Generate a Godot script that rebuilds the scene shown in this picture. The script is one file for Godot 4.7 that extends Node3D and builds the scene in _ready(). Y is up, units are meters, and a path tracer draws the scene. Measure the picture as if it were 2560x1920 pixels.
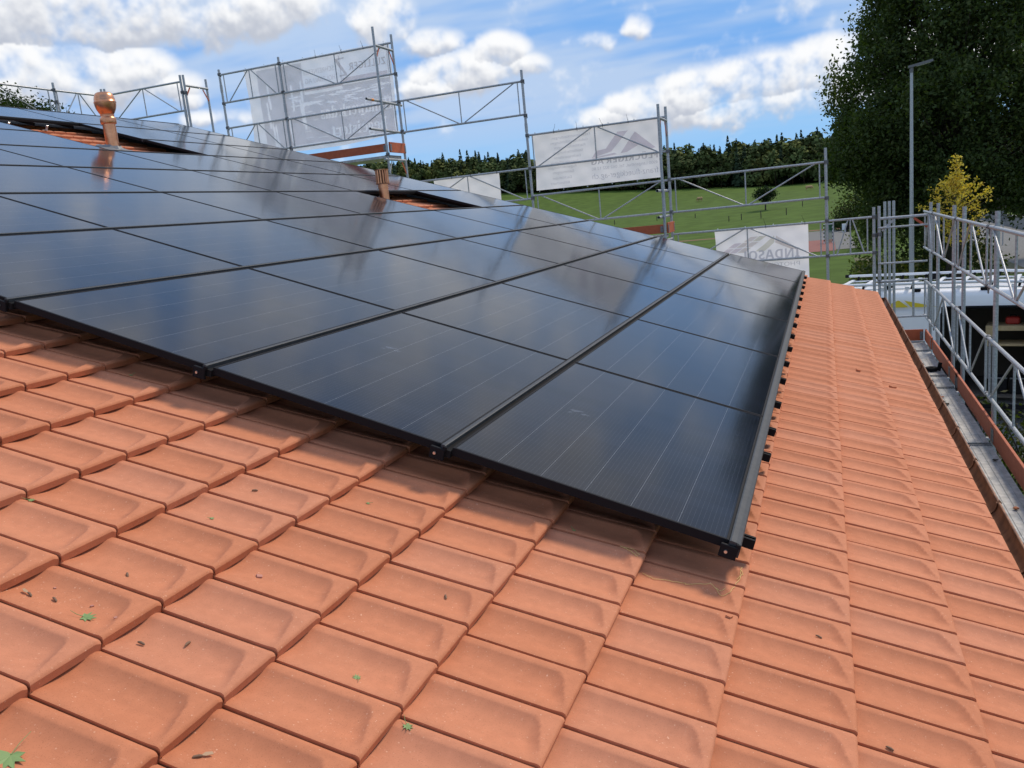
extends Node3D
# A tiled roof with a field of black solar panels, scaffolding round it, meadow and wood behind.
# World: x runs down the roof slope (to the gutter), y is up, -z runs along the eave away from the camera.
# The origin is the lower near corner of the panel field; s = metres down the slope, u = metres along the eave, h = height above the glass plane.

const PITCH := 17.7
const CAM_POS := Vector3(0.31322312, 1.19723936, 2.80217243)
const CAM_R := Vector3(0.93280147, -0.09571764, -0.3474472)
const CAM_U := Vector3(0.01909262, 0.97585608, -0.21757843)
const CAM_B := Vector3(0.35988456, 0.1963238, 0.91210749)
const FOCAL := 2054.666
const GROUND := -3.6
const PU := 1.7397
const VL := [0.0, 1.155, 2.31, 3.465, 4.62, 5.785, 6.955, 8.13, 9.32, 10.56, 11.79]
const TW := 0.2035      # tile width along the eave
const TG := 0.3635      # tile gauge down the slope
const S0 := 0.070       # front edge of course 0
const U0 := -0.020      # a joint between two tiles
const UO := 12.36       # outer line of posts at the far gable
const UI := 11.65       # inner line
const XO := 1.88        # outer line of posts along the gutter
const EP := [12.36, 11.40, 9.70, 8.83, 6.70]   # posts along the gutter

var SD := Vector3.ZERO
var NR := Vector3.ZERO
var RB := Basis()       # roof basis: x = down the slope, y = normal, z = towards the camera
var rng := RandomNumberGenerator.new()
var M := {}
var used := {}

# ------------------------------------------------------------------ mesh building
class MB:
	var v := PackedVector3Array()
	var n := PackedVector3Array()
	var t := PackedVector2Array()
	var c := PackedColorArray()
	var colored := false
	var col := Color.WHITE
	func vert(p: Vector3, nn: Vector3, uv := Vector2.ZERO) -> void:
		v.push_back(p); n.push_back(nn); t.push_back(uv)
		if colored: c.push_back(col)
	func tri(a: Vector3, b: Vector3, d: Vector3, na: Vector3, nb: Vector3, nd: Vector3, ua := Vector2.ZERO, ub := Vector2.ZERO, ud := Vector2.ZERO) -> void:
		if (d - a).cross(b - a).dot(na + nb + nd) >= 0.0:
			vert(a, na, ua); vert(b, nb, ub); vert(d, nd, ud)
		else:
			vert(a, na, ua); vert(d, nd, ud); vert(b, nb, ub)
	func flat(a: Vector3, b: Vector3, d: Vector3) -> void:
		var nn := (d - a).cross(b - a).normalized()
		vert(a, nn); vert(b, nn); vert(d, nn)
	func quad(a: Vector3, b: Vector3, d: Vector3, e: Vector3, nn := Vector3.ZERO, uv := false) -> void:
		if nn == Vector3.ZERO: nn = (d - a).cross(b - a).normalized()
		var z := Vector2.ZERO
		if uv:
			tri(a, b, d, nn, nn, nn, Vector2(0, 0), Vector2(1, 0), Vector2(1, 1)); tri(a, d, e, nn, nn, nn, Vector2(0, 0), Vector2(1, 1), Vector2(0, 1))
		else:
			tri(a, b, d, nn, nn, nn, z, z, z); tri(a, d, e, nn, nn, nn, z, z, z)
	func quad4(a: Vector3, b: Vector3, d: Vector3, e: Vector3, na: Vector3, nb: Vector3, nd: Vector3, ne: Vector3) -> void:
		tri(a, b, d, na, nb, nd); tri(a, d, e, na, nd, ne)
	# box with small chamfers (w = chamfer)
	func box(ce: Vector3, sz: Vector3, bs := Basis(), w := 0.0) -> void:
		var h := sz * 0.5
		var ax := [bs.x, bs.y, bs.z]
		var hh := [h.x, h.y, h.z]
		for i in 3:
			var j := (i + 1) % 3
			var k := (i + 2) % 3
			for s in [-1.0, 1.0]:
				var o: Vector3 = ce + ax[i] * hh[i] * s
				var a: Vector3 = ax[j] * (hh[j] - w)
				var b: Vector3 = ax[k] * (hh[k] - w)
				quad(o - a - b, o + a - b, o + a + b, o - a + b, ax[i] * s)
		if w > 0.0:
			for i in 3:
				var j := (i + 1) % 3
				var k := (i + 2) % 3
				for s in [-1.0, 1.0]:
					for r in [-1.0, 1.0]:
						var p: Vector3 = ce + ax[j] * (hh[j] - w) * s + ax[k] * hh[k] * r
						var q: Vector3 = ce + ax[j] * hh[j] * s + ax[k] * (hh[k] - w) * r
						var l: Vector3 = ax[i] * (hh[i] - w)
						quad(p - l, p + l, q + l, q - l, (ax[j] * s + ax[k] * r).normalized())
			for sx in [-1.0, 1.0]:
				for sy in [-1.0, 1.0]:
					for sz2 in [-1.0, 1.0]:
						var nn: Vector3 = (bs.x * sx + bs.y * sy + bs.z * sz2).normalized()
						var cc: Vector3 = ce + bs.x * h.x * sx + bs.y * h.y * sy + bs.z * h.z * sz2
						tri(cc - bs.y * w * sy - bs.z * w * sz2, cc - bs.x * w * sx - bs.z * w * sz2, cc - bs.x * w * sx - bs.y * w * sy, nn, nn, nn)
	# tapered tube along a chain of points
	func chain(ps: Array, rs: Array, k := 8, caps := true) -> void:
		var rings := []
		var up := Vector3.UP
		for i in ps.size():
			var d: Vector3 = (ps[min(i + 1, ps.size() - 1)] - ps[max(i - 1, 0)]).normalized()
			if absf(d.dot(up)) > 0.95: up = Vector3.RIGHT if absf(d.x) < 0.9 else Vector3.FORWARD
			var a := d.cross(up).normalized()
			var b := d.cross(a).normalized()
			up = -b if b.dot(up) < 0.0 else b
			var ring := []
			for j in k:
				var w := TAU * j / k
				ring.append(a * cos(w) + (b if b.dot(up) > 0 else -b) * sin(w))
			rings.append(ring)
		for i in ps.size() - 1:
			for j in k:
				var l := (j + 1) % k
				var p0: Vector3 = ps[i]
				var p1: Vector3 = ps[i + 1]
				quad4(p0 + rings[i][j] * rs[i], p0 + rings[i][l] * rs[i], p1 + rings[i + 1][l] * rs[i + 1], p1 + rings[i + 1][j] * rs[i + 1], rings[i][j], rings[i][l], rings[i + 1][l], rings[i + 1][j])
		if caps:
			for e in [0, ps.size() - 1]:
				var q: int = 1 if e == 0 else e - 1
				var nn: Vector3 = (ps[e] - ps[q]).normalized()
				for j in k:
					tri(ps[e], ps[e] + rings[e][j] * rs[e], ps[e] + rings[e][(j + 1) % k] * rs[e], nn, nn, nn)
	func tube(a: Vector3, b: Vector3, r: float, k := 10) -> void:
		chain([a, b], [r, r], k)
	# open pipe end: tube with a dark hollow
	func pipe(a: Vector3, b: Vector3, r: float, k := 12) -> void:
		var d := (b - a).normalized()
		chain([a, b], [r, r], k, false)
		chain([a, b], [r * 0.86, r * 0.86], k, false)
		var up := Vector3.UP if absf(d.y) < 0.9 else Vector3.RIGHT
		var x := d.cross(up).normalized()
		var y := d.cross(x)
		for e in [[a, -d], [b, d]]:
			for j in k:
				var w := TAU * j / k
				var w2 := TAU * (j + 1) / k
				var o := x * cos(w) + y * sin(w)
				var o2 := x * cos(w2) + y * sin(w2)
				quad(e[0] + o * r, e[0] + o2 * r, e[0] + o2 * r * 0.86, e[0] + o * r * 0.86, e[1])
	# surface of revolution about the y axis; profile of Vector2(radius, y)
	func lathe(pr: Array, o := Vector3.ZERO, k := 24, sharp := 0.6) -> void:
		for i in pr.size() - 1:
			var a: Vector2 = pr[i]
			var b: Vector2 = pr[i + 1]
			var d := b - a
			if d.length() < 1e-5: continue
			var m := Vector2(d.y, -d.x).normalized()
			var ma := m
			var mb := m
			if i > 0:
				var dp: Vector2 = a - pr[i - 1]
				var mp := Vector2(dp.y, -dp.x).normalized()
				if mp.dot(m) > sharp: ma = (m + mp).normalized()
			if i < pr.size() - 2:
				var dq: Vector2 = pr[i + 2] - b
				var mq := Vector2(dq.y, -dq.x).normalized()
				if mq.dot(m) > sharp: mb = (m + mq).normalized()
			for j in k:
				var w := TAU * j / k
				var w2 := TAU * (j + 1) / k
				var e := Vector3(cos(w), 0, sin(w))
				var f := Vector3(cos(w2), 0, sin(w2))
				var y := Vector3.UP
				quad4(o + e * a.x + y * a.y, o + f * a.x + y * a.y, o + f * b.x + y * b.y, o + e * b.x + y * b.y, e * ma.x + y * ma.y, f * ma.x + y * ma.y, f * mb.x + y * mb.y, e * mb.x + y * mb.y)
	# convex polygon given in order, extruded along d
	func slab(ps: Array, d: Vector3) -> void:
		var ce := Vector3.ZERO
		for p in ps: ce += p
		ce /= ps.size()
		var nn := d.normalized()
		for i in ps.size():
			var a: Vector3 = ps[i]
			var b: Vector3 = ps[(i + 1) % ps.size()]
			tri(ce, a, b, -nn, -nn, -nn)
			tri(ce + d, a + d, b + d, nn, nn, nn)
			var sn := (b - a).cross(d).normalized()
			if sn.dot((a + b) * 0.5 - ce) < 0: sn = -sn
			quad(a, b, b + d, a + d, sn)
	func mesh() -> ArrayMesh:
		var arr := []
		arr.resize(Mesh.ARRAY_MAX)
		arr[Mesh.ARRAY_VERTEX] = v
		arr[Mesh.ARRAY_NORMAL] = n
		arr[Mesh.ARRAY_TEX_UV] = t
		if colored: arr[Mesh.ARRAY_COLOR] = c
		var m := ArrayMesh.new()
		m.add_surface_from_arrays(Mesh.PRIMITIVE_TRIANGLES, arr)
		return m

func numbered(called: String) -> String:
	if not used.has(called):
		used[called] = 0
		return called
	used[called] += 1
	return "%s_%03d" % [called, used[called]]

func tag(o: Node, label := "", category := "", group := "", kind := "") -> void:
	if label: o.set_meta("label", label)
	if category: o.set_meta("category", category)
	if group: o.set_meta("group", group)
	if kind: o.set_meta("kind", kind)

func thing(called: String, label: String, category: String, at := Vector3.ZERO, group := "", bs := Basis()) -> Node3D:
	var o := Node3D.new()
	o.name = numbered(called)
	add_child(o)
	o.transform = Transform3D(bs, at)
	tag(o, label, category, group)
	return o

func part(b: MB, called: String, m: Material, parent: Node) -> MeshInstance3D:
	return put(b.mesh(), called, m, parent)

func put(me: Mesh, called: String, m: Material, parent: Node) -> MeshInstance3D:
	var o := MeshInstance3D.new()
	o.mesh = me
	o.name = numbered(called) if parent == self else called
	o.material_override = m
	o.cast_shadow = GeometryInstance3D.SHADOW_CASTING_SETTING_ON
	parent.add_child(o, true)
	return o

func lin(r: float, g: float, b: float) -> Color:
	return Color(r, g, b).linear_to_srgb()

func mat(key: String, c: Color, rough := 0.7, metal := 0.0) -> StandardMaterial3D:
	if M.has(key): return M[key]
	var m := StandardMaterial3D.new()
	m.resource_name = key
	m.albedo_color = c
	m.roughness = rough
	m.metallic = metal
	M[key] = m
	return m

func R(s: float, u: float, h := 0.0) -> Vector3:
	return SD * s + NR * h + Vector3(0, 0, -u)

func screen(p: Vector3) -> Vector3:
	var d := p - CAM_POS
	var z := -d.dot(CAM_B)
	return Vector3(1280.0 + FOCAL * d.dot(CAM_R) / z, 960.0 - FOCAL * d.dot(CAM_U) / z, z)

func seen(p: Vector3, margin := 80.0) -> bool:
	var q := screen(p)
	return q.z > 0.1 and q.x > -margin and q.x < 2560 + margin and q.y > -margin and q.y < 1920 + margin

# ------------------------------------------------------------------ sky
const CLOUDS := [  # azimuth, elevation, half width, half height in degrees, weight
	[-49, 14.5, 4.5, 2.6, 0.9], [-44, 14.6, 5.0, 2.4, 1.0], [-39.5, 14.4, 4.5, 2.0, 1.0], [-35.2, 14.2, 3.0, 1.5, 0.9],
	[-50, 10.6, 3.0, 1.7, 1.0], [-46.2, 10.4, 2.6, 1.5, 0.9], [-42.6, 10.7, 1.9, 1.2, 1.0], [-40.8, 9.9, 1.7, 0.8, 0.8], [-38.4, 7.9, 1.8, 0.5, 0.6], [-39.6, 9.2, 1.0, 0.5, 0.6],
	[-27.6, 12.9, 1.7, 1.5, 0.95], [-24.8, 11.6, 1.7, 0.7, 0.8], [-20.2, 10.6, 1.8, 1.0, 0.95], [-22.2, 9.6, 2.2, 1.1, 0.95], [-24.6, 8.8, 1.5, 0.6, 0.85], [-18.2, 9.7, 1.4, 0.6, 0.8],
	[-13.7, 10.6, 1.5, 0.5, 0.44], [-10.1, 11.2, 0.9, 0.6, 0.43],
	[-14.4, 4.7, 1.7, 0.5, 0.9], [-13.0, 5.6, 1.8, 0.8, 1.0], [-10.4, 6.2, 2.2, 1.1, 1.0], [-7.0, 6.7, 2.5, 1.2, 1.0], [-3.0, 7.0, 2.8, 1.3, 1.0], [1.0, 7.0, 3.0, 1.5, 1.0], [-1.6, 5.4, 3.0, 0.9, 0.8], [-6.5, 5.4, 3.5, 0.8, 0.7], [4.5, 6.6, 3.0, 1.6, 1.0], [8.0, 6.0, 2.6, 1.6, 0.9]]

var nz_c := FastNoiseLite.new()
var nz_w := FastNoiseLite.new()
var nz_s := FastNoiseLite.new()

var lift := 0.0    # how high in its cloud the last direction asked for lies: -1 base, 1 top

func cover(d: Vector3) -> float:
	# how much cumulus stands in this direction
	var az := rad_to_deg(atan2(d.x, -d.z))
	var el := rad_to_deg(asin(clampf(d.y, -1, 1)))
	var nn := nz_c.get_noise_3dv(d * 100.0)
	lift = 0.0
	if az > -58 and az < 16 and el < 17.5:
		var w := nz_w.get_noise_3dv(d * 100.0)
		var e := 0.0
		for b in CLOUDS:
			var dx: float = (az + w * 1.8 + nn * 0.6 - b[0]) / b[2]
			if absf(dx) > 1.75: continue
			var dy: float = (el + nn * 0.5 - b[1]) / b[3]
			var raw := dy
			if dy < 0: dy *= 1.2
			var r := dx * dx + dy * dy
			if r < 3.0:
				var v: float = b[4] * (1.0 - r / 3.0)
				if v > e:
					e = v
					lift = raw
		e = minf(e * 1.4, 0.88) - 0.50 + nn * 0.95
		var out := maxf(smoothstep(-50.5, -57.0, az), smoothstep(11.0, 16.0, az))
		out = maxf(out, smoothstep(14.6, 17.4, el))
		if out > 0:
			e = lerpf(e, far_cover(d, nn), out)
			lift *= 1.0 - out
		return e
	return far_cover(d, nn)

func far_cover(d: Vector3, nn: float) -> float:
	var p := Vector3(d.x, 0, d.z) / (maxf(d.y, 0.02) + 0.22)
	return nz_w.get_noise_3dv(p * 26.0) * 1.0 + nn * 0.7 - 0.06

func sky_color(d: Vector3) -> Color:
	var t := clampf(d.y, 0.0, 1.0)
	var c := Color(0.190, 0.36, 0.58).lerp(Color(0.125, 0.275, 0.545), smoothstep(0.075, 0.15, t)).lerp(Color(0.075, 0.18, 0.42), smoothstep(0.2, 0.8, t))
	# thin high streaks and veil
	var p := Vector3(d.x, 0, d.z) / (t + 0.12)
	var s := nz_s.get_noise_3d(p.x * 9.0, 0.0, p.z * 30.0) * 0.7 + nz_s.get_noise_3d(p.x * 24.0 + p.z * 9.0, 7.0, p.z * 50.0) * 0.3
	var veil := smoothstep(-0.85, 0.45, s + 0.9 * nz_w.get_noise_3d(p.x * 20.0, 40.0, p.z * 30.0)) * 0.95 * smoothstep(0.045, 0.14, t) * (1.0 - 0.55 * smoothstep(0.26, 0.5, t))
	c = c.lerp(Color(0.31, 0.40, 0.545), veil)
	var e := cover(d)
	var hi := lift
	var a := smoothstep(-0.34, 0.52, e)
	if a > 0.0:
		# tops turned to the light are bright, bases under more cloud are grey
		var up := cover((d + Vector3(0.004, 0.008, 0)).normalized())
		var g := clampf(0.40 + (up - e) * 0.75 - hi * 0.36 + maxf(e - 0.2, 0.0) * 0.45, 0.0, 1.0)
		var k := Color(0.63, 0.63, 0.63).lerp(Color(0.335, 0.355, 0.405), smoothstep(0.22, 0.95, g))
		c = c.lerp(k, a * 0.96)
	return c * 0.85

func make_sky() -> ImageTexture:
	nz_c.seed = 11; nz_c.frequency = 0.16; nz_c.fractal_octaves = 6; nz_c.fractal_gain = 0.6
	nz_w.seed = 5; nz_w.frequency = 0.035; nz_w.fractal_octaves = 3
	nz_s.seed = 21; nz_s.frequency = 0.12; nz_s.fractal_octaves = 4
	for z in [nz_c, nz_w, nz_s]:
		z.noise_type = FastNoiseLite.TYPE_SIMPLEX_SMOOTH
		z.fractal_type = FastNoiseLite.FRACTAL_FBM
	var W := 4096
	var H := 2048
	var q := 8
	var small := Image.create_empty(W / q, H / q, false, Image.FORMAT_RGBF)
	small.fill(Color(0.30, 0.36, 0.34))
	for j in H / q / 2 + 1:
		var el := PI * (0.5 - (j + 0.5) * q / H)
		for i in W / q:
			var az := TAU * (i + 0.5) * q / W
			var d := Vector3(sin(az) * cos(el), sin(el), -cos(az) * cos(el))
			small.set_pixel(i, j, sky_color(d))
	small.resize(W, H, Image.INTERPOLATE_BILINEAR)
	for j in range(int(H * (0.5 - 17.5 / 180.0)), int(H * 0.5) + 6):
		var el := PI * (0.5 - (j + 0.5) / H)
		for i2 in range(int(-W * 56.0 / 360.0), int(W * 16.0 / 360.0)):
			var az := TAU * (i2 + 0.5) / W
			var d := Vector3(sin(az) * cos(el), sin(el), -cos(az) * cos(el))
			small.set_pixel(posmod(i2, W), j, sky_color(d))
	return ImageTexture.create_from_image(small)

# ------------------------------------------------------------------ textures
func noise_tex(size: int, sd: int, freq: float, oct: int, lo: Color, hi: Color, lo2 := 0.0, hi2 := 1.0) -> Image:
	var f := FastNoiseLite.new()
	f.seed = sd; f.frequency = freq; f.fractal_octaves = oct
	var g := f.get_seamless_image(size, size)
	g.convert(Image.FORMAT_L8)
	var dat := g.get_data()
	var img := Image.create_empty(size, size, false, Image.FORMAT_RGB8)
	var lut := []
	for k in 256: lut.append(lo.lerp(hi, clampf((k / 255.0 - lo2) / (hi2 - lo2), 0, 1)).linear_to_srgb())
	for y in size:
		for x in size:
			img.set_pixel(x, y, lut[dat[y * size + x]])
	return img

func textured(key: String, img: Image, rough: float, metal: float, scale: float, world := true) -> StandardMaterial3D:
	var m := mat(key, Color.WHITE, rough, metal)
	img.generate_mipmaps()
	m.albedo_texture = ImageTexture.create_from_image(img)
	m.uv1_triplanar = true
	m.uv1_world_triplanar = world
	m.uv1_scale = Vector3.ONE * scale
	return m

func make_materials() -> void:
	rng.seed = 7
	# clay: two layers of mottling, grit and pale specks
	var n := 768
	var clay := noise_tex(n, 3, 0.02, 5, Color(0.90, 0.895, 0.89), Color(1.0, 1.0, 1.0), 0.25, 0.75)
	for k in 26000:
		var v := rng.randf_range(0.72, 0.95)
		clay.set_pixel(rng.randi() % n, rng.randi() % n, Color(v, v * 0.98, v * 0.96))
	for k in 2100:
		var x := rng.randi() % (n - 3)
		var y := rng.randi() % (n - 3)
		var p := Color(1.0, 1.0, 1.0).lerp(Color(1.0, 0.97, 0.94), rng.randf())
		var w := 1 if rng.randf() < 0.8 else 2
		clay.fill_rect(Rect2i(x, y, w, 1 if rng.randf() < 0.7 else 2), p * 1.0)
	clay.generate_mipmaps()
	var ct := ImageTexture.create_from_image(clay)
	# speck layer as a detail so that specks are paler than the clay
	var spk := Image.create_empty(n, n, true, Image.FORMAT_RGBA8)
	spk.fill(Color(0.9, 0.7, 0.58, 0.0))
	for k in 900:
		var x := rng.randi() % (n - 3)
		var y := rng.randi() % (n - 3)
		var w := 2 if rng.randf() < 0.7 else 3
		spk.fill_rect(Rect2i(x, y, w, w if rng.randf() < 0.6 else 1), Color(0.93, 0.76, 0.64, rng.randf_range(0.25, 0.9)))
	spk.generate_mipmaps()
	var st := ImageTexture.create_from_image(spk)
	var tones := [Color(0.590, 0.226, 0.117), Color(0.605, 0.237, 0.126), Color(0.565, 0.212, 0.107), Color(0.590, 0.238, 0.132), Color(0.578, 0.218, 0.111)]
	for k in tones.size():
		var m := mat("clay_%d" % k, tones[k].linear_to_srgb(), 0.82)
		m.albedo_texture = ct
		m.uv1_triplanar = true
		m.uv1_world_triplanar = true
		m.uv1_scale = Vector3.ONE * 1.15
		m.detail_enabled = true
		m.detail_albedo = st
		m.detail_blend_mode = BaseMaterial3D.BLEND_MODE_MIX
		m.detail_uv_layer = BaseMaterial3D.DETAIL_UV_1
		m.metallic_specular = 0.3
	# solar cells: dark blue black, six columns of half cells with fine wires along the long side
	var cw := 1536
	var ch := 1200
	var cell := Image.create_empty(cw, ch, true, Image.FORMAT_RGB8)
	cell.fill(lin(0.0075, 0.0085, 0.013))
	var colh := ch / 6.0
	var rw := cw / 18.0
	for i in 18:
		for j in 6:
			var v := rng.randf_range(0.85, 1.2)
			cell.fill_rect(Rect2i(int(i * rw) + 1, int(j * colh) + 2, int(rw) - 2, int(colh) - 4), lin(0.0085 * v, 0.0105 * v, 0.018 * v))
	for j in 6:
		for k in 10:
			var y := int((j + (k + 0.5) / 10.0) * colh)
			for i in 18:
				cell.fill_rect(Rect2i(int(i * rw) + 3, y, int(rw) - 5, 1), lin(0.062, 0.066, 0.075))
	for j in range(1, 6):
		cell.fill_rect(Rect2i(4, int(j * colh) - 1, cw - 8, 2), lin(0.15, 0.16, 0.18))
	for i in range(1, 18):
		for j in range(1, 6):
			if (i * 7 + j * 3) % 2 == 0: cell.fill_rect(Rect2i(int(i * rw) - 1, int(j * colh) - 2, 3, 4), lin(0.22, 0.235, 0.25))
	cell.generate_mipmaps()
	var g := mat("cells", Color.WHITE, 0.115, 0.0)
	g.albedo_texture = ImageTexture.create_from_image(cell)
	g.metallic_specular = 0.31
	# faint dust and rain marks: the glass is not equally smooth everywhere
	var dust := noise_tex(512, 51, 0.010, 6, Color(0.0100, 0.0100, 0.0100), Color(0.0130, 0.0130, 0.0130), 0.2, 0.8)
	dust.generate_mipmaps()
	g.roughness = 1.0
	g.roughness_texture = ImageTexture.create_from_image(dust)
	g.roughness_texture_channel = BaseMaterial3D.TEXTURE_CHANNEL_RED
	var sm := mat("smudge", Color(0.75, 0.80, 0.88, 0.10), 0.8)
	sm.transparency = BaseMaterial3D.TRANSPARENCY_ALPHA
	mat("frame_black", lin(0.012, 0.012, 0.014), 0.6).metallic_specular = 0.22
	textured("rail_grey", noise_tex(256, 8, 0.03, 4, Color(0.040, 0.044, 0.050), Color(0.065, 0.070, 0.077)), 0.5, 0.15, 3.0).metallic_specular = 0.35
	mat("bolt", lin(0.62, 0.63, 0.64), 0.3, 0.9)
	textured("galvanised", noise_tex(256, 4, 0.05, 4, Color(0.29, 0.305, 0.32), Color(0.46, 0.475, 0.49), 0.25, 0.75), 0.42, 0.22, 2.4, false)
	textured("galvanised_dull", noise_tex(256, 14, 0.05, 4, Color(0.15, 0.155, 0.16), Color(0.26, 0.265, 0.27), 0.25, 0.75), 0.6, 0.25, 2.4, false)
	mat("coupler", lin(0.14, 0.14, 0.145), 0.55, 0.4)
	textured("orange_board", noise_tex(256, 6, 0.03, 4, Color(0.40, 0.085, 0.03), Color(0.50, 0.12, 0.045)), 0.65, 0.0, 1.3)
	mat("orange_paint", lin(0.42, 0.085, 0.035), 0.6)
	mat("paint_band", lin(0.75, 0.26, 0.03), 0.5)
	textured("deck", noise_tex(512, 9, 0.02, 5, Color(0.38, 0.375, 0.36), Color(0.53, 0.52, 0.50), 0.3, 0.75), 0.55, 0.08, 1.1)
	mat("rubber", lin(0.015, 0.015, 0.016), 0.8).metallic_specular = 0.2
	textured("copper", noise_tex(256, 2, 0.02, 4, Color(0.58, 0.24, 0.12), Color(0.80, 0.40, 0.23)), 0.30, 0.92, 2.0, false)
	textured("copper_brown", noise_tex(512, 12, 0.015, 5, Color(0.15, 0.068, 0.036), Color(0.34, 0.165, 0.085), 0.25, 0.75), 0.5, 0.35, 1.2)
	mat("lead", lin(0.20, 0.21, 0.22), 0.6, 0.3)
	mat("underlay", lin(0.03, 0.022, 0.018), 0.9)
	textured("render_wall", noise_tex(256, 5, 0.03, 4, Color(0.52, 0.50, 0.45), Color(0.62, 0.60, 0.55)), 0.9, 0.0, 0.7)
	mat("van_white", lin(0.80, 0.82, 0.85), 0.22).clearcoat_enabled = true
	mat("white_bar", lin(0.72, 0.74, 0.76), 0.4, 0.1)
	mat("dark_inside", lin(0.10, 0.085, 0.07), 0.8)
	textured("plywood", noise_tex(256, 15, 0.02, 4, Color(0.42, 0.30, 0.15), Color(0.56, 0.42, 0.24)), 0.7, 0.0, 2.0)
	mat("yellow", lin(0.70, 0.55, 0.03), 0.4)
	mat("red_box", lin(0.45, 0.03, 0.02), 0.5)
	mat("car_glass", lin(0.01, 0.012, 0.014), 0.05)
	textured("asphalt", noise_tex(512, 31, 0.03, 5, Color(0.10, 0.10, 0.095), Color(0.17, 0.168, 0.16)), 0.9, 0.0, 0.25)
	textured("red_court", noise_tex(256, 32, 0.03, 4, Color(0.19, 0.065, 0.05), Color(0.25, 0.085, 0.065)), 0.9, 0.0, 0.2)
	var grass := noise_tex(512, 33, 0.012, 6, Color(0.062, 0.102, 0.018), Color(0.086, 0.140, 0.026), 0.25, 0.75)
	var gm := textured("grass", grass, 0.95, 0.0, 0.03)
	gm.metallic_specular = 0.2
	var leaf := mat("leaf", Color.WHITE, 0.6)
	leaf.vertex_color_use_as_albedo = true
	leaf.backlight_enabled = true
	leaf.backlight = Color(0.9, 0.95, 0.45)
	leaf.metallic_specular = 0.3
	var far := mat("far_leaf", Color.WHITE, 0.85)
	far.vertex_color_use_as_albedo = true
	far.metallic_specular = 0.15
	textured("bark", noise_tex(256, 41, 0.04, 4, Color(0.035, 0.028, 0.02), Color(0.08, 0.065, 0.05)), 0.9, 0.0, 1.5)
	var ban := mat("banner_white", lin(0.76, 0.74, 0.76), 0.85)
	ban.backlight_enabled = true
	ban.backlight = Color(0.95, 0.95, 0.97)
	var mesh_ban := mat("banner_mesh", lin(0.76, 0.77, 0.80), 0.9)
	mesh_ban.backlight_enabled = true
	mesh_ban.backlight = Color(0.95, 0.95, 0.98)
	mesh_ban.transparency = BaseMaterial3D.TRANSPARENCY_ALPHA
	mesh_ban.albedo_color.a = 0.80
	for k in [["print_grey", 0.44, 0.44, 0.49], ["print_dark", 0.40, 0.40, 0.46], ["print_pale", 0.84, 0.85, 0.88], ["print_blue", 0.62, 0.64, 0.72], ["print_red", 0.72, 0.58, 0.62], ["print_violet", 0.62, 0.56, 0.64], ["print_yellow", 0.74, 0.70, 0.47], ["print_amber", 0.74, 0.62, 0.52]]:
		var pm := mat(k[0], lin(k[1], k[2], k[3]), 0.9)
		pm.backlight_enabled = true
		pm.backlight = Color(0.9, 0.9, 0.92)
		pm.transparency = BaseMaterial3D.TRANSPARENCY_ALPHA
		pm.albedo_color.a = 0.86

# ------------------------------------------------------------------ main
func _ready() -> void:
	var th := deg_to_rad(PITCH)
	SD = Vector3(cos(th), -sin(th), 0)
	NR = Vector3(sin(th), cos(th), 0)
	RB = Basis(SD, NR, Vector3(0, 0, 1))
	# camera
	var cam := Camera3D.new()
	cam.name = "camera"
	cam.transform = Transform3D(Basis(CAM_R, CAM_U, CAM_B).orthonormalized(), CAM_POS)
	cam.fov = rad_to_deg(2.0 * atan(960.0 / FOCAL))
	cam.near = 0.05
	cam.far = 4000.0
	add_child(cam)
	cam.current = true
	# sky and exposure
	var env := Environment.new()
	var sky := Sky.new()
	var pan := PanoramaSkyMaterial.new()
	pan.panorama = make_sky()
	sky.sky_material = pan
	env.background_mode = Environment.BG_SKY
	env.sky = sky
	env.background_energy_multiplier = 1.0
	env.tonemap_mode = Environment.TONE_MAPPER_LINEAR
	env.tonemap_exposure = 1.88
	env.sdfgi_enabled = true
	env.ssao_enabled = true
	env.ssil_enabled = true
	var we := WorldEnvironment.new()
	we.name = "world_environment"
	we.environment = env
	add_child(we)
	# the sun stands behind thin cloud, ahead of the camera and to the right
	var sun := DirectionalLight3D.new()
	sun.name = "sun"
	var az := deg_to_rad(30.0)
	var el := deg_to_rad(48.0)
	var to := Vector3(sin(az) * cos(el), sin(el), -cos(az) * cos(el))
	sun.look_at_from_position(to * 50.0, Vector3.ZERO, Vector3.UP)
	sun.light_energy = 0.5
	sun.light_angular_distance = 10.0
	sun.light_color = Color(1.0, 0.94, 0.85)
	sun.shadow_enabled = true
	add_child(sun)
	print("sky done ", Time.get_ticks_msec())
	make_materials()
	print("materials ", Time.get_ticks_msec())
	ground()
	far_wood()
	print("land ", Time.get_ticks_msec())
	house()
	print("house ", Time.get_ticks_msec())
	panels()
	pipes()
	scaffold_gable()
	scaffold_eave()
	banners()
	print("scaffold ", Time.get_ticks_msec())
	van()
	street()
	trees()
	print("trees ", Time.get_ticks_msec())
	litter()
	print("all ", Time.get_ticks_msec())

# ------------------------------------------------------------------ land
func terr(x: float, z: float) -> float:
	var d := -z
	var drop := smoothstep(36.0, 62.0, d) * -1.3 * (1.0 - smoothstep(5.0, 9.0, x) * (1.0 - smoothstep(110.0, 150.0, d)))
	var y := GROUND + drop
	if d > 132.0:
		var k := d - 132.0
		var tilt := clampf((-x - 8.6) * 0.0, -4.0, 24.0)
		y += k * 0.0415 * smoothstep(0.0, 25.0, k) + tilt
		y += maxf(-x - 15.0, 0.0) * 0.075 * smoothstep(100.0, 210.0, k)
		y += maxf(d - 345.0, 0.0) * 0.02
	if d > 900.0: y -= (d - 900.0) * 0.04
	return y

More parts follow.
